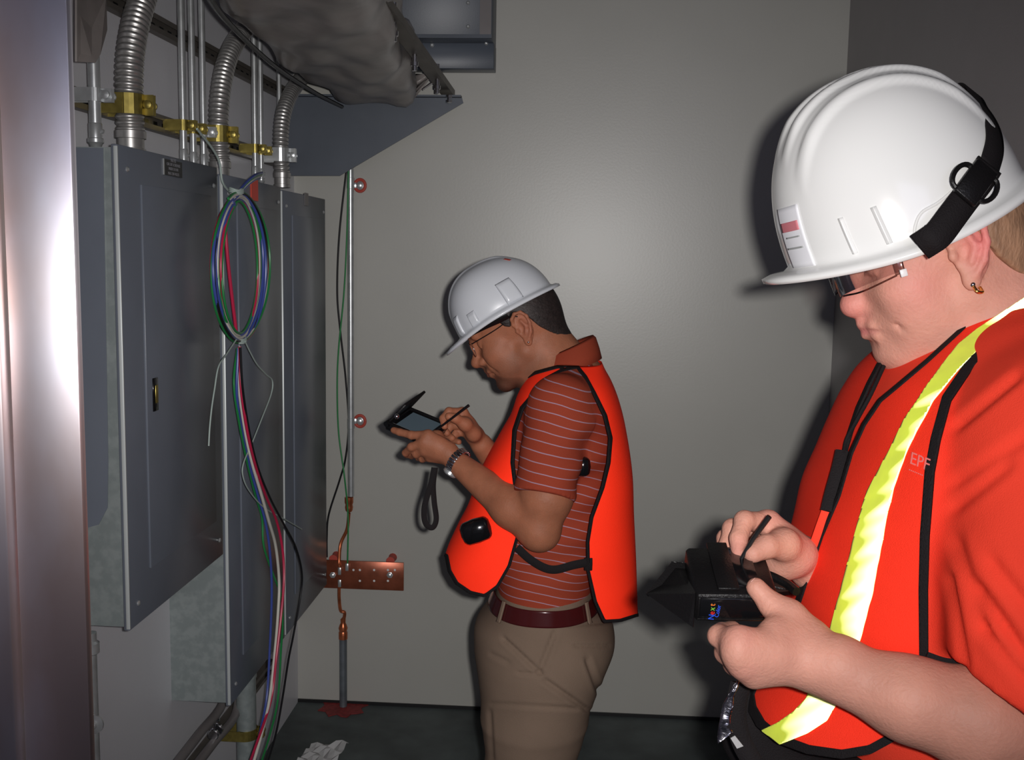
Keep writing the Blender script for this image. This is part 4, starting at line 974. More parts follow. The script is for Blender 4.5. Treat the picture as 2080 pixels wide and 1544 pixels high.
    # side strap
    pts = [P(1050, 1112, 2.088), P(1075, 1135, 2.082), P(1105, 1153, 2.075), P(1130, 1157, 2.075), P(1165, 1148, 2.08), P(1196, 1142, 2.088)]
    MB().tube(spline(pts, 8), .0085, 8, flat=.22, ref=(0, 1, 0)).build('side_strap', 'black_fabric', ve)
    MB().box(P(1186, 1160, 2.085), P(1204, 1132, 2.092), bev=.003).build('strap_tab', 'black_fabric', ve)
    # watch and earring
    wc = P(928, 935, 2.15); ax = P(926, 938, 2.15)-P(1040, 1030, 2.08); ax /= np.linalg.norm(ax); u = np.cross(ax, (0, 0, 1)); u /= np.linalg.norm(u); b2 = np.cross(ax, u)
    wt = MB()
    for i in range(22):
        t_ = 2*math.pi*i/22; d = u*math.cos(t_)+b2*math.sin(t_); wt.obox(wc-ax*.004+d*.0265, ax, d, np.cross(ax, d), .008, .002, .0032, bev=.001)
    w_ = wt.build('wristwatch', 'silver', e)
    d = P(915, 962, 2.145)-wc; d -= d @ ax*ax; d /= np.linalg.norm(d)
    MB().lathe(wc-ax*.004+d*.025, d, [(0, .015), (.006, .016), (.009, .013)], 18).build('watch_case', 'zinc', w_)
    MB().sphere(H(.003, .080, -.030)+V(0, -.003, 0), .0024, 10).build('earring', 'silver', e)
    # ---- glasses
    ge = empty('eyeglasses', H(.09, 0, .01), 'thin dark wire eyeglasses worn by the person in the striped polo', 'eyeglasses')
    for s in (-1, 1):
        MB().tube(spline([H(.000, s*.079, .026), H(.012, s*.080, .030), H(.05, s*.072, .022), H(.112, s*.058, .016)], 6), .0012, 6).build('temple', 'black_gloss', ge)
        ang = np.linspace(0, 2*np.pi, 29); pts = [H(.119-.05*abs((s*.032+.023*math.cos(q))**2)*8, s*.032+.023*math.cos(q), .004+.0165*math.sin(q)) for q in ang]
        MB().tube(pts, .0011, 6).build('lens_rim', 'silver', ge)
        lv = pts[:-1]+[H(.118, s*.032, .004)]; obj('lens', lv, [[i, (i+1) % 28, 28] for i in range(28)], 'tint_lens', ge)
    MB().tube(spline([H(.1195, -.010, .008), H(.122, 0, .011), H(.1195, .010, .008)], 6), .0012, 6).build('bridge', 'silver', ge)
    # ---- hard hat
    hF = Q(902, 713)-Q(1132, 574); hU = V(0, 0, 1)
    he, T, dome, domea = hard_hat('hard_hat', Q(1017, 643), hF, hU, 'light grey-white hard hat with a ridge, on the person in the striped polo', 'grey_hat', .100, .128, .105, .122, .142, .144, .010, vis=-.004, ribs=1)
    for i, (a0, a1, tt) in enumerate(((.50, .72, .24), (1.02, 1.24, .17), (1.85, 2.15, .30))):
        patch('slot_lug', lambda u, w_: domea(u, w_, .004*min(1, (w_-.015)*40, max(0, (tt-w_)*22), (u-a0+.002)*30, (a1-u+.002)*30)+.0003), a0, a1, .015, tt, 'grey_hat', he, 14, .001)
    patch('sticker', lambda u, w_: domea(u, w_, .0008), 2.62, 2.72, .52, .60, 'red_caulk', he, 5)
    # suspension band inside the hat
    sb = []
    for i in range(61):
        a = 2*math.pi*i/60; ca, sa = math.cos(a), math.sin(a)
        for z in (-.030, .018): sb.append(T((.086 if ca > 0 else .110)*ca-(.010 if z < 0 and ca < 0 else 0), .083*sa, z*(.55-.45*ca)+.006*sa*sa))
    solid(obj('suspension_band', sb, [[2*i, 2*i+2, 2*i+3, 2*i+1] for i in range(60)], 'wire_blue' if False else 'leather', he), .002)
    # ---- handheld computer, stylus, wrist strap
    he_ = empty('handheld_computer', P(840, 880, 2.22), 'black handheld computer with a flip-open lid, held by the person in the striped polo', 'handheld computer')
    a = P(802, 856, 2.235); b = P(880, 889, 2.195); ax = (b-a)/np.linalg.norm(b-a); dep = V(.12, .93, .38); dep -= dep @ ax*ax; dep /= np.linalg.norm(dep); up = np.cross(ax, dep); up = up if up[2] > 0 else -up
    c = (a+b)/2+dep*.01; L = np.linalg.norm(b-a)/2
    MB().obox(c, ax, dep, up, L+.004, .040, .0085, bev=.004).build('case', 'black_gloss', he_)
    MB().obox(c+up*.009+ax*.004, ax, dep, up, L-.014, .032, .0008).build('screen', 'screen', he_, smooth=False)
    for s in (-1, 1): MB().obox(c+up*.011+dep*s*.038, ax, dep, up, L+.002, .0028, .0035, bev=.001).build('edge_rail', 'leather', he_)
    MB().obox(c+up*.0118+dep*-.0345, ax, dep, up, L-.012, .0012, .0008).build('bright_edge', 'white', he_, smooth=False)
    h0 = a+up*.008; h1 = P(838, 812, 2.225); d1 = (h1-h0)/np.linalg.norm(h1-h0)
    MB().obox((h0+h1)/2+dep*.01, d1, dep, np.cross(d1, dep), np.linalg.norm(h1-h0)/2, .037, .0035, bev=.002).build('flip_lid', 'leather', he_)
    MB().cyl(h0-dep*.032, h0+dep*.05, .0065, 12).build('hinge', 'black_gloss', he_)
    MB().sphere(P(806, 846, 2.19), .006, 10).build('hinge_knob', 'silver', he_)
    MB().tube(spline([P(882, 950, 2.17), P(875, 985, 2.165), P(862, 1030, 2.16), P(864, 1062, 2.158), P(878, 1072, 2.160), P(886, 1055, 2.165), P(882, 1020, 2.17), P(880, 985, 2.175), P(884, 950, 2.18)], 8), .0060, 8, flat=.2, ref=(0, .5, .2)).build('wrist_strap', 'black_fabric', he_)
    o_ = MB().tube([P(953, 823, 2.205), P(886, 874, 2.20)], [.0032, .0022], 8).build('stylus', 'black_gloss'); tag(o_, 'thin black stylus pinched by the person in the striped polo', 'stylus')
    # black pouches
    b = MB(); c = P(968, 1078, 2.10); ax = P(1000, 1062, 2.1)-P(942, 1082, 2.1); ax /= np.linalg.norm(ax); b.obox(c, ax, V(0, 1, 0), np.cross(ax, (0, 1, 0)), .033, .022, .026, bev=.020)
    o_ = b.build('phone_pouch', 'black_gloss'); tag(o_, 'rounded glossy black pouch on the vest front below the striped-shirt forearm', 'pouch')
    o_ = MB().obox(P(1184, 948, 2.088), V(1, 0, 0), V(0, 1, 0), V(0, 0, 1), .016, .016, .021, bev=.0155).build('camera_case', 'black_gloss'); tag(o_, 'small glossy black case under the armpit of the striped polo', 'case')
man2()
# ============================================================ person at the right (plain orange-red polo, reflective vest)
Y1 = 1.12
def man1():
    Q = lambda px, py, Y=Y1: P(px, py, Y)
    e = empty('person', (Q(1950, 1200)[0], Y1, 0), 'person at right in orange-red polo and lime-taped vest, writing on a cased handheld', 'person', 'people taking notes')
    o = P(1966, 510, Y1-.080); o[1] = Y1; H = Frame(o, 18, 0, 0, 1.0)
    fd = Field(); head(fd, H, dict(nose=(.1005, -.0275, .0145), chinb=-.084, fwd=.0, face=-.004))
    fd.ell(H(.046, 0, -.086), np.array((.034, .036, .026)), .02, 'u', H.R)          # soft double chin
    fd.cone(H(-.022, 0, -.005), Q(2045, 640), .058, .062, .03); fd.cone(H(.022, 0, -.06), Q(1985, 690), .046, .056, .03)
    nb = Q(2070, 760); fd.cone(Q(2040, 630), nb, .062, .07, .03); fd.cone(nb, Q(1980, 1300), .10, .09, .03)
    for s in (-1, 1): fd.cone(nb, V(Q(2120, 890)[0], Y1+s*.145, Q(2120, 890)[2]), .06, .044, .03)
    # near arm
    sh = P(2148, 930, .965); el = P(2175, 1500, .90); wr = P(1668, 1350, .925)
    fd.cone(sh, el, .046, .046, .02); fd.cone(el, P(1985, 1462, .895), .046, .041, .02); fd.cone(P(1985, 1462, .895), P(1850, 1421, .90), .041, .0335, .02); fd.cone(P(1850, 1421, .90), wr, .0335, .0262, .02)
    fd.cone(P(1700, 1348, .915), P(1640, 1340, .925), .024, .022, .015)
    mc = [P(1500, 1300, .905), P(1497, 1325, .90), P(1508, 1348, .905), P(1532, 1370, .915)]
    fg = [[P(1460, 1292, .925), P(1466, 1284, .955), P(1488, 1278, .975)], [P(1474, 1326, .930), P(1474, 1316, .962), P(1496, 1305, .985)],
          [P(1492, 1350, .935), P(1490, 1340, .965), P(1508, 1325, .99)], [P(1520, 1372, .945), P(1515, 1362, .970), P(1525, 1345, .99)]]
    th = [P(1640, 1292, .94), P(1602, 1252, .945), P(1566, 1228, .950), P(1536, 1194, .955)]
    hand(fd, P(1640, 1338, .925), mc, fg, th, .0092, pr=.0125)
    fd.cone(P(1640, 1310, .93), P(1570, 1282, .925), .015, .011, .012)
    # far arm
    sh = V(Q(2130, 900)[0], Y1+.155, Q(2130, 900)[2]); el = P(2010, 1330, 1.30); wr = P(1655, 1150, 1.085)
    fd.cone(sh, el, .044, .045, .02); fd.cone(el, wr, .044, .027, .02)
    mc = [P(1560, 1062, 1.065), P(1552, 1070, 1.095), P(1552, 1088, 1.115), P(1562, 1106, 1.125)]
    fg = [[P(1512, 1058, 1.045), P(1500, 1094, 1.030), P(1502, 1124, 1.020)], [P(1488, 1074, 1.068), P(1478, 1108, 1.060), P(1492, 1138, 1.045)],
          [P(1476, 1094, 1.09), P(1470, 1124, 1.080), P(1492, 1148, 1.065)], [P(1482, 1118, 1.10), P(1478, 1142, 1.090), P(1500, 1156, 1.075)]]
    th = [P(1618, 1128, 1.055), P(1592, 1106, 1.035), P(1558, 1110, 1.018), P(1530, 1124, 1.010)]
    hand(fd, P(1625, 1130, 1.08), mc, fg, th, .0095, pr=.013)
    fd.ell(P(1588, 1138, 1.06), .020, .014)
    for s in (-1, 1):
        hp = V(Q(1960, 1420)[0], Y1+s*.09, .95); an = V(Q(1960, 1420)[0], Y1+s*.09, .09); fd.cone(Q(1980, 1300), hp, .085, .075, .03); fd.cone(hp, an, .065, .036, .02); fd.cone(an, an+V(-.10, 0, -.055), .03, .022, .02)
    v, f = fd.mesh(.0021)
    L = H.loc(v); c = np.tile(np.array([.62, .300, .225]), (len(v), 1))
    def tint(w_, col): c[:] = c*(1-w_[:, None])+np.array(col)*w_[:, None]
    oh = (L[:, 2] < .14) & (np.abs(L[:, 1]) < .11) & (L[:, 0] > -.12)
    tint(oh*blend(L, (.100, 0, -.028), (.035, .035, .035))*.7, (.70, .20, .19))
    for s in (-1, 1):
        tint(oh*blend(L, (.05, s*.065, -.02), (.04, .04, .045))*.45, (.70, .25, .23)); tint(oh*blend(L, (-.016, s*.085, .008), (.03, .02, .05))*.9, (.74, .20, .20))
        tint(oh*blend(L, (.091, s*.028, .031), (.014, .022, .0065))*.7, (.30, .15, .09))
    tint(oh*blend(L, (.090, 0, -.057), (.022, .03, .0085))*.9, (.52, .13, .14))
    tint(oh*blend(L, (-.03, 0, -.05), (.05, .09, .05))*.3, (.68, .26, .22))
    for q in mc[:2]+[P(1500, 1300, .905), P(1508, 1348, .905), P(1502, 1124, 1.02)]: tint(blend(v, q, (.02,)*3)*.45, (.70, .24, .22))
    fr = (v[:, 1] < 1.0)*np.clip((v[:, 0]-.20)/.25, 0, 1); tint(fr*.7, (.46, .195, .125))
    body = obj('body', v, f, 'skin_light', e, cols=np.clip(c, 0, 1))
    nb_ = MB(); nail(nb_, P(1530, 1124, 1.010), P(1558, 1110, 1.018), V(-.2, -.8, .5)); nb_.build('thumb_nail', 'nail_pink', body)
    nb_ = MB(); nail(nb_, P(1502, 1124, 1.020), P(1500, 1094, 1.030), V(.2, -1, .1)); nb_.build('finger_nail', 'nail_pink', body)
    nb_ = MB(); nail(nb_, P(1536, 1194, .955), P(1566, 1228, .950), V(-.5, .1, .9)); nb_.build('thumb_nail', 'nail_pink', body)
    # short hair at nape and temple
    hf = Field(); hf.ell(H(.008, 0, .052), np.array((.0915, .0785, .0835)), 0, 'u', H.R); hf.ell(H(-.022, 0, .015), np.array((.068, .0715, .070)), .04, 'u', H.R); hf.cone(H(-.022, 0, -.005), H(-.040, 0, -.05), .0615, .0620, .04)
    def hmask(p):
        l = H.loc(p); a, b = l[:, 0], l[:, 2]; line = np.interp(a, [-.12, -.085, -.06, -.040, -.028, -.01, .01, .022, .034, .05, .08, .12], [-.060, -.058, -.050, -.030, -.014, .022, .052, .046, .05, .056, .062, .064]); return (line-b)*.6
    hf.put(hmask, (-9,)*3, (9,)*3, 0, 'i'); hv, hfc = hf.mesh(.0028); obj('hair', hv, hfc, 'hair_blond', e)
    MB().sphere(H(.004, .0815, -.032), .0026, 10).build('earring', 'silver', e)
    MB().tube(spline([H(.004, .083, -.034), H(.003, .086, -.039), H(-.002, .084, -.041), H(-.003, .078, -.037)], 5), .0016, 8).build('earring_hoop', 'gold', e)
    # ---- polo
    R0 = ((1520, 1676, 2215, .185), (1480, 1670, 2215, .185), (1400, 1645, 2220, .188), (1290, 1618, 2228, .192), (1186, 1625, 2240, .195), (1089, 1645, 2255, .20), (1017, 1664, 2270, .205), (953, 1692, 2280, .21), (894, 1720, 2285, .21), (813, 1758, 2280, .195), (760, 1790, 2260, .165), (715, 1840, 2225, .130), (670, 1905, 2180, .090), (640, 1950, 2150, .070))
    rows = [pxrow(Y1, *r) for r in R0]
    sf = Field(); sf.loft(rows, .02, ex=2.2)
    sh = P(2150, 880, .955); cu = P(2128, 1420, .895); ax = cu-sh; ax /= np.linalg.norm(ax)
    sf.cone(Q(2120, 800, 1.02), sh, .075, .072, .04); 
    cn = np.array([.42, 0, -.90]); cq = P(1966, 1372, .86)
    cpl = P(2080, 1438, .86)-cq; cn = np.cross(cpl/np.linalg.norm(cpl), V(0, 1, 0)); cn = cn if cn[2] < 0 else -cn
    sf.sleeve([sh, P(2118, 1180, .915), cu+ax*.08], [.074, .079, .075], cq, cn, .02)
    sh2 = V(sh[0], Y1+.17, sh[2]); sf.cone(sh2, P(2060, 1240, 1.30), .066, .066, .03)
    v, f = sf.mesh(.0045, relax=2); nn = normals(v, f); pp = proj(v)
    def fold(a, b, wd, amp):
        a = np.array(a, float); b = np.array(b, float); d = seg_dist(pp, [a, b], False); ab = (b-a)/np.linalg.norm(b-a); s = (pp-a) @ np.array([-ab[1], ab[0]])
        return nn*(amp*np.exp(-(d/wd)**2)*np.cos(s/wd*2.0))[:, None]*(v[:, 1] < Y1)[:, None]
    dv = 0
    for a, b, wd, am in (((1945, 1025), (2040, 950), 22, -.0035), ((1950, 975), (2075, 895), 22, -.003), ((1945, 1110), (1995, 1270), 24, -.004), ((1990, 1200), (2080, 1330), 22, -.006), ((2000, 1280), (2090, 1390), 20, -.004), ((1950, 860), (2060, 770), 18, -.004), ((1930, 1180), (1960, 1350), 16, -.004), ((2020, 1150), (2100, 1250), 24, -.004)): dv = dv+fold(a, b, wd, am)
    v = v+dv
    shirt = obj('polo_shirt', v, f, 'polo_orange', e)
    # collar, open at the throat
    vs = []; n = 44; C0 = Q(2030, 668)
    for i in range(n+1):
        a = math.pi+.30+(2*math.pi-.60)*i/n; x, y = math.cos(a), math.sin(a); fr_ = max(0, -x)
        b0 = C0+V(x*.070-.028*fr_**2, y*.070, .022+x*.045-.050*fr_**2)
        vs += [b0+V(0, 0, -.022), b0+V(x*.003, y*.003, .006), b0+V(x*.008, y*.008, .002), b0+V(x*.018-.006*fr_, y*.020, -.024), b0+V(x*.026-.016*fr_, y*.030, -.046-.012*fr_)]
    solid(obj('collar', vs, [[i*5+j, (i+1)*5+j, (i+1)*5+j+1, i*5+j+1] for i in range(n) for j in range(4)], 'polo_orange', shirt), .003)
    # cuff seam line
    # ---- trousers, belt line, shoes
    rows3 = [pxrow(Y1, 1560, 1700, 2210, .175), pxrow(Y1, 1500, 1690, 2205, .175), pxrow(Y1, 1640, 1705, 2215, .18)]
    tf = Field(); x0 = Q(1955, 1500)[0]
    tf.loft([(.86, x0, Y1, .125, .17), (.96, x0, Y1, .132, .178), (1.05, x0, Y1, .132, .178), (1.20, x0, Y1, .134, .180), (1.225, x0, Y1, .130, .176)], .03, ex=2.3)
    for s in (-1, 1):
        yy = Y1+s*.09; tf.cone((x0, yy, .95), (x0-.01, yy, .50), .112, .085, .04); tf.cone((x0-.01, yy, .50), (x0+.02, yy, .06), .085, .07, .03)
    tf.cut((0, 0, .035), (0, 0, -1)); tv, tff = tf.mesh(.007, relax=2); obj('trousers', tv, tff, 'trousers_dark', e)
    for s in (-1, 1):
        yy = Y1+s*.09; b = Field(); b.cone((x0+.03, yy, .045), (x0-.10, yy, .035), .045, .038, .03); b.cone((x0+.02, yy, .09), (x0+.02, yy, .05), .05, .05, .02); b.cone((x0-.10, yy, .035), (x0-.18, yy, .03), .042, .034, .02); b.cut((0, 0, .002), (0, 0, -1))
        vv, ff = b.mesh(.006); obj('shoe', vv, ff, 'leather', e)
    # ---- vest
    R1 = ((1565, 1500, 2235, .205), (1510, 1497, 2235, .205), (1450, 1499, 2238, .205), (1400, 1515, 2240, .206), (1350, 1548, 2242, .207), (1290, 1588, 2246, .208), (1186, 1606, 2258, .212), (1089, 1630, 2272, .216), (1017, 1648, 2286, .220), (953, 1678, 2296, .224), (894, 1704, 2300, .224), (813, 1741, 2296, .208), (760, 1772, 2275, .178), (715, 1815, 2240, .142), (670, 1880, 2200, .104), (625, 1940, 2165, .082), (590, 1985, 2140, .074))
    vr = [pxrow(Y1, *r) for r in R1]
    v, t = shell_grid(vr, 260, 320, ex=2.5)
    near = v[:, 1] <= Y1; vm = v.copy(); vm[:, 1] = np.where(near, v[:, 1], 2*Y1-v[:, 1]); pp = proj(vm)
    neck = [(2160, 560), (2100, 574), (2046, 602), (1992, 629), (1948, 673), (1884, 732), (1827, 780), (1787, 813), (1754, 862), (1728, 920), (1702, 1008), (1667, 1089), (1634, 1186), (1600, 1290)]
    low = [(1560, 1330), (1526, 1380), (1515, 1410), (1520, 1440), (1540, 1475), (1580, 1508), (1640, 1530), (1710, 1540), (1770, 1530), (1815, 1505), (1870, 1450), (1884, 1352)]
    side = [(1884, 1340), (1883, 1200), (1886, 1089), (1896, 959), (1908, 894), (1930, 813), (1978, 742), (2046, 690), (2120, 650)]
    polyn = neck+low+side
    polyf = [(1300, 700), (1770, 705), (1792, 733), (1767, 781), (1745, 830), (1728, 881), (1708, 950), (1690, 1010), (1667, 1080), (1652, 1140), (1634, 1186), (1600, 1300), (1300, 1300)]
    gn = np.maximum(poly_sd(pp, polyn), poly_sd(pp, polyf)); polyr = [(900, 560)]+neck[:1]+side[::-1]+low[::-1]+[(900, 1400)]; gf = poly_sd(pp, polyr)
    back_n = [(2150, 560), (2500, 560), (2500, 1545), (2215, 1545), (2200, 1200), (2190, 980), (2170, 800), (2120, 660)]
    g = np.where(near, np.maximum(gn, poly_sd(pp, back_n)), np.maximum(gf, poly_sd(pp, back_n)))
    a, b = clip_mesh(v, t, g); ve = obj('vest', a, b, 'vest_mesh', e); solid(ve, .0016)
    v2, t2 = shell_grid(vr, 300, 560, ex=2.5, off=.0011); nearf = lambda v: v[:, 1] <= Y1
    def fng(v):
        p_ = proj(v); return np.where(nearf(v), np.maximum(np.maximum(poly_sd(p_, polyn), poly_sd(p_, polyf)), poly_sd(p_, back_n))+1.5, -1.)
    def fnd(v):
        p_ = proj(v); d_ = np.minimum(seg_dist(p_, side, False)-16, seg_dist(p_, neck, False)-5.0); d_ = np.minimum(d_, seg_dist(p_, low[1:], False)-17); return -np.minimum(d_, seg_dist(p_, polyf[2:11], False)-5)
    a, b = clips(v2, t2, [fng, fnd]); solid(obj('binding', a, b, 'black_fabric', ve), .003)
    # hip band joining front and back low at the side
    MB().tube(spline([P(1880, 1338, .913), P(1915, 1350, .912), P(1950, 1354, .912), P(1990, 1352, .915), P(2060, 1345, .92), P(2200, 1340, .93)], 6), .0065, 8, flat=.2, ref=(0, 1, 0)).build('side_strap', 'black_fabric', ve)
    # lime tape
    Lf = [(2090, 598), (1985, 668), (1945, 700), (1884, 781), (1835, 855), (1800, 927), (1761, 998), (1741, 1066), (1725, 1131), (1707, 1200), (1681, 1295), (1655, 1380), (1636, 1420), (1612, 1446), (1580, 1468), (1546, 1484)]
    Rt = [(1584, 1512), (1640, 1490), (1680, 1464), (1697, 1434), (1715, 1390), (1745, 1310), (1774, 1200), (1783, 1147), (1792, 1105), (1800, 1056), (1816, 991), (1838, 927), (1861, 878), (1897, 813), (1949, 749), (1997, 700), (2100, 632)]
    v3, t3 = shell_grid(vr, 420, 500, ex=2.5, off=.0024); nr3 = v3[:, 1] <= Y1; p3 = proj(v3)
    v3 = v3+V(0, -1, 0)*(.0007*np.sin(p3[:, 1]/7.+p3[:, 0]/13.)*np.sin(p3[:, 1]/31.))[:, None]
    gt = np.where(nr3, poly_sd(p3, Lf+Rt), -5); a, b = clip_mesh(v3, t3, gt); tp = obj('reflective_tape', a, b, 'lime_tape', ve); solid(tp, .0012)
    # lettering seen on the chest
    fx = P(1868, 938, .92)
    def on_shell(px, py):
        d = (p3[:, 0]-px)**2+(p3[:, 1]-py)**2+np.where(nr3, 0, 1e9); return v3[np.argmin(d)]
    tcn = on_shell(1868, 938); r_ = on_shell(1885, 946)-on_shell(1852, 931)
    text_part('lettering', 'EPF', .016, tcn+V(0, -.0015, 0), r_, (0, 0, 1), 'pinkt', ve, .0002)
    q0 = on_shell(1868, 965); text_part('lettering', '........', .010, on_shell(1860, 962)+V(0, -.0015, .003), r_, (0, 0, 1), 'pinkt', ve, .0002)
    # black lanyard tab with tie, hanging in the open front
    pts = [on_shell(px, py)+V(-.001, -.004, 0) for px, py in ((1795, 742), (1768, 800), (1742, 850), (1722, 890), (1714, 920))]
    MB().tube(spline(pts, 6), .0022, 8).build('tie_cord', 'black_fabric', ve)
    pts = [on_shell(px, py)+V(-.001, -.005, 0) for px, py in ((1714, 915), (1704, 955), (1692, 1000), (1683, 1036))]
    MB().tube(spline(pts, 6), .0085, 8, flat=.2, ref=(.3, 1, 0)).build('tie_tab', 'black_fabric', ve)
    pts = [on_shell(px, py)+V(-.001, -.004, 0) for px, py in ((1682, 1036), (1668, 1075), (1654, 1115), (1644, 1150))]
    MB().tube(spline(pts, 6), .006, 8, flat=.2, ref=(.3, 1, 0)).build('tie_end', 'polo_orange', ve)

    # ---- clear safety glasses
    ge = empty('safety_glasses', H(.09, 0, .01), 'clear wraparound safety glasses worn by the person in the orange-red polo', 'safety glasses')
    for s in (-1, 1):
        vs = []
        for i in range(13):
            u = i/12; a_ = [.112, .108, .098, .082, .060][min(4, int(u*4))] if False else .110-.050*u**1.8; s_ = .010+.062*u
            for j in range(5): w_ = j/4; vs.append(H(a_+.002*math.sin(w_*3), s*s_, .030-(.045-.014*u)*w_))
        (obj('lens', vs, [[i*5+j, (i+1)*5+j, (i+1)*5+j+1, i*5+j+1] for i in range(12) for j in range(4)], 'clear_lens', ge))
        MB().tube(spline([H(.060, s*.074, .012), H(.03, s*.078, .018), H(-.002, s*.080, .026)], 6), .0022, 8, flat=1.6).build('temple', 'clear_plastic', ge)
        MB().obox(H(.063, s*.0725, .008), H.F, H.S, H.U, .0045, .0022, .0115, bev=.001).build('side_shield', 'clear_plastic', ge)
        MB().obox(H(.061, s*.0755, -.003), H.F, H.S, H.U, .0034, .0015, .0038, bev=.001).build('hinge_block', 'white', ge)
        MB().tube(spline([H(.108, s*.018, -.014), H(.094, s*.045, -.012), H(.066, s*.070, -.004)], 6), .0009, 6).build('lens_edge', 'clear_plastic', ge)
    # ---- hard hat
    he, T, dome, domea = hard_hat('hard_hat', Q(1828, 458), Q(1562, 571)-Q(2077, 342), V(0, 0, 1), 'glossy white hard hat with black strap, on the person in the orange-red polo', 'white_hat', .118, .124, .110, .158, .147, .136, -.014, vis=.010, ribs=3)
    patch('sticker', lambda u, w_: domea(u, w_, .0009), .15, .52, .02, .26, 'sticker', he, 12)
    patch('print_band', lambda u, w_: domea(u, w_, .0016), .19, .48, .160, .198, 'pink_print', he, 10, .0004)
    patch('print_line', lambda u, w_: domea(u, w_, .0016), .24, .46, .133, .139, 'grey_print', he, 10, .0004)
    patch('print_line', lambda u, w_: domea(u, w_, .0016), .20, .46, .090, .097, 'grey_print', he, 10, .0004)
    for a0 in (.92, 1.20):
        patch('slot_rib', lambda u, w_: domea(u-(w_-.05)*.10, w_, .0022*max(0, 1-abs((u-a0)/.022))+.0002), a0-.022, a0+.022, .03, .16, 'white_hat', he, 12, .001)
    # strap round the back with buckle
    def st(pts, w_, m, nm, off=.003):
        c = spline([np.array(q) for q in pts], 8); t_ = np.gradient(c, axis=0); t_ /= np.linalg.norm(t_, axis=1)[:, None]; cen = T(0, 0, .03); vs = []
        for q, d in zip(c, t_):
            nrm = q-cen; nrm -= nrm @ d*d; nrm /= np.linalg.norm(nrm); s_ = np.cross(d, nrm); vs += [q+nrm*off-s_*w_, q+nrm*(off+.0004), q+nrm*off+s_*w_]
        n = len(c); return solid(obj(nm, vs, [[i*3+j, (i+1)*3+j, (i+1)*3+j+1, i*3+j+1] for i in range(n-1) for j in (0, 1)], m, he), .0018)
    aa, tt = np.meshgrid(np.linspace(.05, 3.12, 260), np.linspace(0, .99, 130), indexing='ij'); DP = np.array([domea(a, t_) for a, t_ in zip(aa.ravel(), tt.ravel())]); DPP = proj(DP)
    hp_ = lambda px, py, o_=0: DP[np.argmin((DPP[:, 0]-px)**2+(DPP[:, 1]-py)**2)]+V(0, -o_, 0)
    MB().tube(spline([hp_(1856, 486), hp_(1858, 460), hp_(1872, 432), hp_(1905, 410), hp_(1940, 384)], 8), .0016, 8).build('moulded_line', 'white_hat', he)
    def ribbon(pts, w_, nrm, nm):
        c = spline([np.array(q) for q in pts], 8); t_ = np.gradient(c, axis=0); t_ /= np.linalg.norm(t_, axis=1)[:, None]; vs = []; nrm = np.array(nrm, float)
        for i, (q, d) in enumerate(zip(c, t_)):
            n_ = nrm[0]*(1-i/len(c))+nrm[1]*i/len(c); s_ = np.cross(d, n_); s_ /= np.linalg.norm(s_); vs += [q-s_*w_, q, q+s_*w_]
        n = len(c); return solid(obj(nm, vs, [[i*3+j, (i+1)*3+j, (i+1)*3+j+1, i*3+j+1] for i in range(n-1) for j in (0, 1)], 'black_fabric', he), .002)
    ribbon([T(-.085, -.085, .085), P(1960, 185, 1.16), P(1990, 208, 1.12), P(2013, 245, 1.075), P(2021, 292, 1.045), P(2010, 340, 1.025)], .0125, [(.5, -.2, .8), (.55, -1, .1)], 'rear_strap')
    ribbon([P(2010, 335, 1.022), P(1988, 370, 1.012), P(1962, 402, 1.002), P(1935, 438, .992), P(1908, 474, .985), P(1890, 488, .985), P(1868, 502, .992)], .0135, [(.1, -1, .1), (0, -1, 0)], 'chin_strap')
    bk = MB(); c = P(1978, 372, 1.006); ax = P(2005, 330, 1.03)-P(1950, 405, 1.012); ax /= np.linalg.norm(ax); s_ = np.cross(ax, V(0, 1, 0)); s_ /= np.linalg.norm(s_); nr = np.cross(ax, s_)
    bk.obox(c+V(0, -.004, 0), ax, s_, nr, .021, .0125, .0035, bev=.003)
    for k in (-1, 1):
        ctr = c+s_*k*.0125-ax*.003*k+V(0, -.003, 0); bk.tube([ctr+ax*.0135*math.cos(q)+s_*k*.0085*math.sin(q)*(1) for q in np.linspace(-.2, math.pi+.2, 14)], .0024, 8)
    bk.build('buckle', 'leather', he)
    MB().sphere(P(1886, 466, .992), (.005, .003, .005), 10).build('strap_stud', 'leather', he)
    sb = []
    for i in range(61):
        a = 2*math.pi*i/60; ca, sa = math.cos(a), math.sin(a)
        for z in (-.045, .010): sb.append(T((.090 if ca > 0 else .120)*ca, .086*sa, z*(.50-.50*ca)+.012-.0*sa*sa))
    solid(obj('suspension_band', sb, [[2*i, 2*i+2, 2*i+3, 2*i+1] for i in range(60)], 'leather', he), .002)
    # ---- cased handheld computer
    hc = empty('handheld_computer', P(1500, 1250, .97), 'handheld computer in an open black leather case, held by the person in the orange-red polo', 'handheld computer')
    c0 = P(1412, 1206, .952); c1 = P(1585, 1208, .955); ax = c1-c0; L = np.linalg.norm(ax)/2; ax /= 2*L
    dep = V(.05, .96, .28); dep -= dep @ ax*ax; dep /= np.linalg.norm(dep); up = np.cross(ax, dep); up = up if up[2] > 0 else -up
    c = (c0+c1)/2+dep*.041-up*.014
    MB().obox(c-up*.002, ax, dep, up, L, .042, .0165, bev=.007).build('case_body', 'leather', hc)
    MB().obox(c-up*.001-dep*.0405+ax*-.001, ax, dep, up, L-.006, .0022, .0110, bev=.002).build('front_pocket', 'black_gloss', hc)
    sw = MB(); 
    rct = [c-dep*.0425+ax*(sx*(L-.003))+up*(su*.0125) for sx, su in ((-1, -1), (1, -1), (1, 1), (-1, 1), (-1, -1))]; sw.tube(rct, .0007, 6); sw.build('stitching', 'leather', hc)
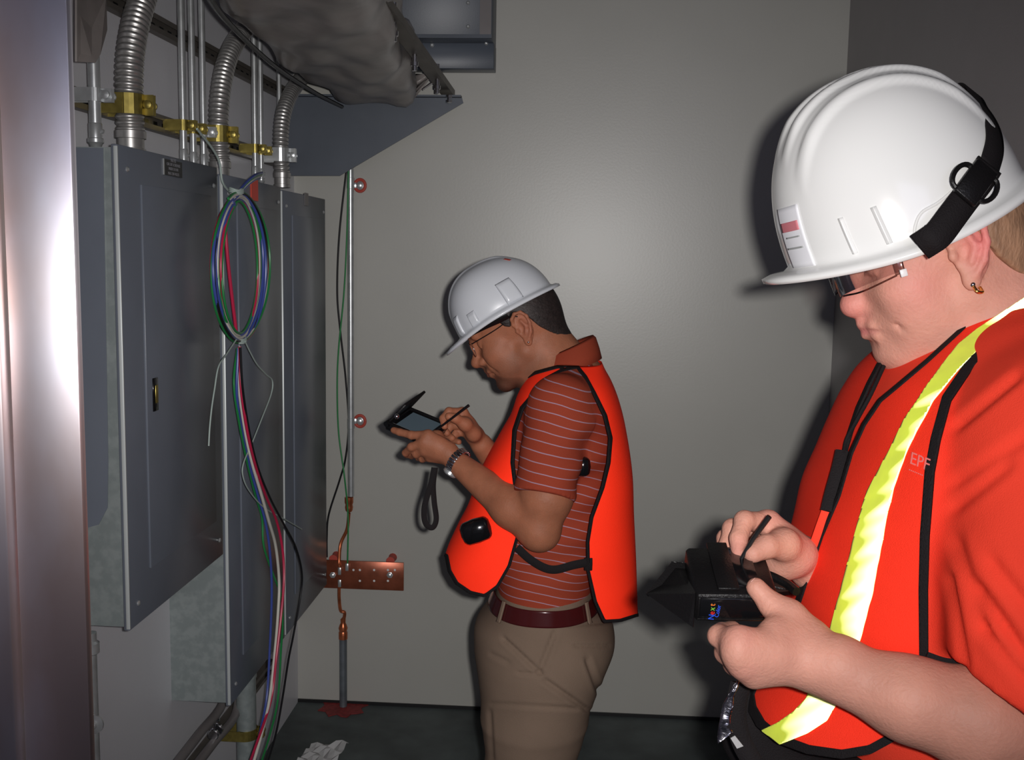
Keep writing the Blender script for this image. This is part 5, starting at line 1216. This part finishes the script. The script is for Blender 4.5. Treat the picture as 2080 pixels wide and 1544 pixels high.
    MB().obox(c+up*.0150+ax*.004, ax, dep, up, L-.020, .031, .0018, bev=.001).build('bezel', 'black_gloss', hc)
    MB().obox(c+up*.0172-ax*.002, ax, dep, up, L-.036, .025, .0004).build('screen', 'screen_dark', hc, smooth=False)
    MB().obox(c+up*.0165+dep*.0325+ax*.01, ax, dep, up, L-.030, .0010, .0012).build('silver_edge', 'silver', hc, smooth=False)
    MB().obox(c+up*.018-ax*.008, ax, dep, up, .010, .040, .0018, bev=.0015).build('closure_strap', 'leather', hc)
    MB().sphere(P(1556, 1188, .985), (.004, .003, .002), 10).build('button', 'silver', hc)
    # flap folded back at the left and the back cover behind
    fl = [P(1364, 1142, 1.03), P(1420, 1146, 1.035), P(1412, 1206, .955), P(1404, 1262, .950), P(1312, 1206, 1.00)]
    MB().prism([fl[0], fl[1], fl[2], fl[4]], V(.002, .004, -.004)).build('flap', 'leather', hc, smooth=False)
    MB().prism([fl[4], fl[2], P(1408, 1275, .952), P(1398, 1268, .955)], V(.001, .005, 0)).build('flap_side', 'leather', hc, smooth=False)
    MB().prism([P(1364, 1140, 1.035), P(1428, 1146, 1.04), P(1500, 1160, 1.045), P(1600, 1186, 1.04), P(1612, 1200, 1.03), P(1560, 1205, 1.02), P(1470, 1180, 1.03), P(1400, 1165, 1.03)], V(0, .006, -.006)).build('back_cover', 'leather', hc, smooth=False)
    MB().tube(spline([P(1520, 1160, 1.03), P(1560, 1168, 1.025), P(1598, 1186, 1.01), P(1618, 1202, .995)], 8), .0045, 8).build('rolled_edge', 'leather', hc)
    lt = c-dep*.0432; 
    for s_, m, k in (('N', 'pbluet', 0), ('e', 'predt', 1), ('x', 'pgreent', 2), ('t', 'poranget', 3)):
        text_part('lettering', s_, .0078, lt+ax*(-.0225)+up*(-.0100+k*.0045), up*1.+ax*.12, -ax, m, hc, .0002)
    text_part('lettering', 'Color', .0056, lt+ax*-.0172+up*-.0035, up*1.+ax*.12, -ax, 'pbluet', hc, .0002)
    o_ = MB().tube([P(1563, 1049, 1.000), P(1546, 1072, 1.003), P(1530, 1094, 1.006), P(1493, 1157, 1.008)], [.0026, .0026, .0023, .0016], 8).build('stylus', 'black'); tag(o_, 'black stylus pinched between finger and thumb of the person in the orange-red polo', 'stylus')
    # ---- black hip bag with silver strip in front of the hip
    hb = empty('hip_bag', P(1560, 1520, 1.0), 'black hip bag with a crinkled silver strip, at the waist of the right person', 'bag')
    fdb = Field(); fdb.chain([P(1528, 1420, 1.10), P(1530, 1500, 1.09), P(1600, 1580, 1.06), P(1740, 1640, 1.02), P(1900, 1650, 1.0)], [.016, .026, .036, .042, .042], .03); bv, bf = fdb.mesh(.005, relax=2); obj('pouch_body', bv, bf, 'black_fabric', hb)
    s0 = [(1497, 1382, 1502, 1384), (1487, 1398, 1500, 1394), (1478, 1415, 1492, 1414), (1468, 1432, 1489, 1435), (1464, 1450, 1485, 1455), (1460, 1475, 1486, 1478), (1457, 1495, 1489, 1488), (1458, 1512, 1464, 1505)]
    vs = []
    for i, (a0, b0, a1, b1) in enumerate(s0): 
        for j in range(4): vs.append(P(a0+(a1-a0)*j/3, b0+(b1-b0)*j/3, .985+.0035*math.sin(i*2.2+j*1.3)))
    solid(obj('silver_strip', vs, [[i*4+j, (i+1)*4+j, (i+1)*4+j+1, i*4+j+1] for i in range(len(s0)-1) for j in range(3)], 'foil', hb), .001)
    vs = [P(1484, 1500, .98), P(1493, 1495, .98), P(1510, 1516, .98), P(1497, 1521, .98)]; MB().prism(vs, V(0, .001, 0)).build('white_label', 'paper', hb, smooth=False)
    MB().tube(spline([P(1505, 1388, .992), P(1497, 1425, .99), P(1496, 1465, .988), P(1508, 1510, .985), P(1530, 1550, .98)], 6), .010, 8, flat=.35, ref=(0, 1, 0)).build('strap', 'black_fabric', hb)
mat('nail_pink', (.66, .36, .31), .25); mat('screen_dark', (.03, .03, .035), .08); 
glass('clear_plastic', (.9, .84, .82), .08, .12)
man1()
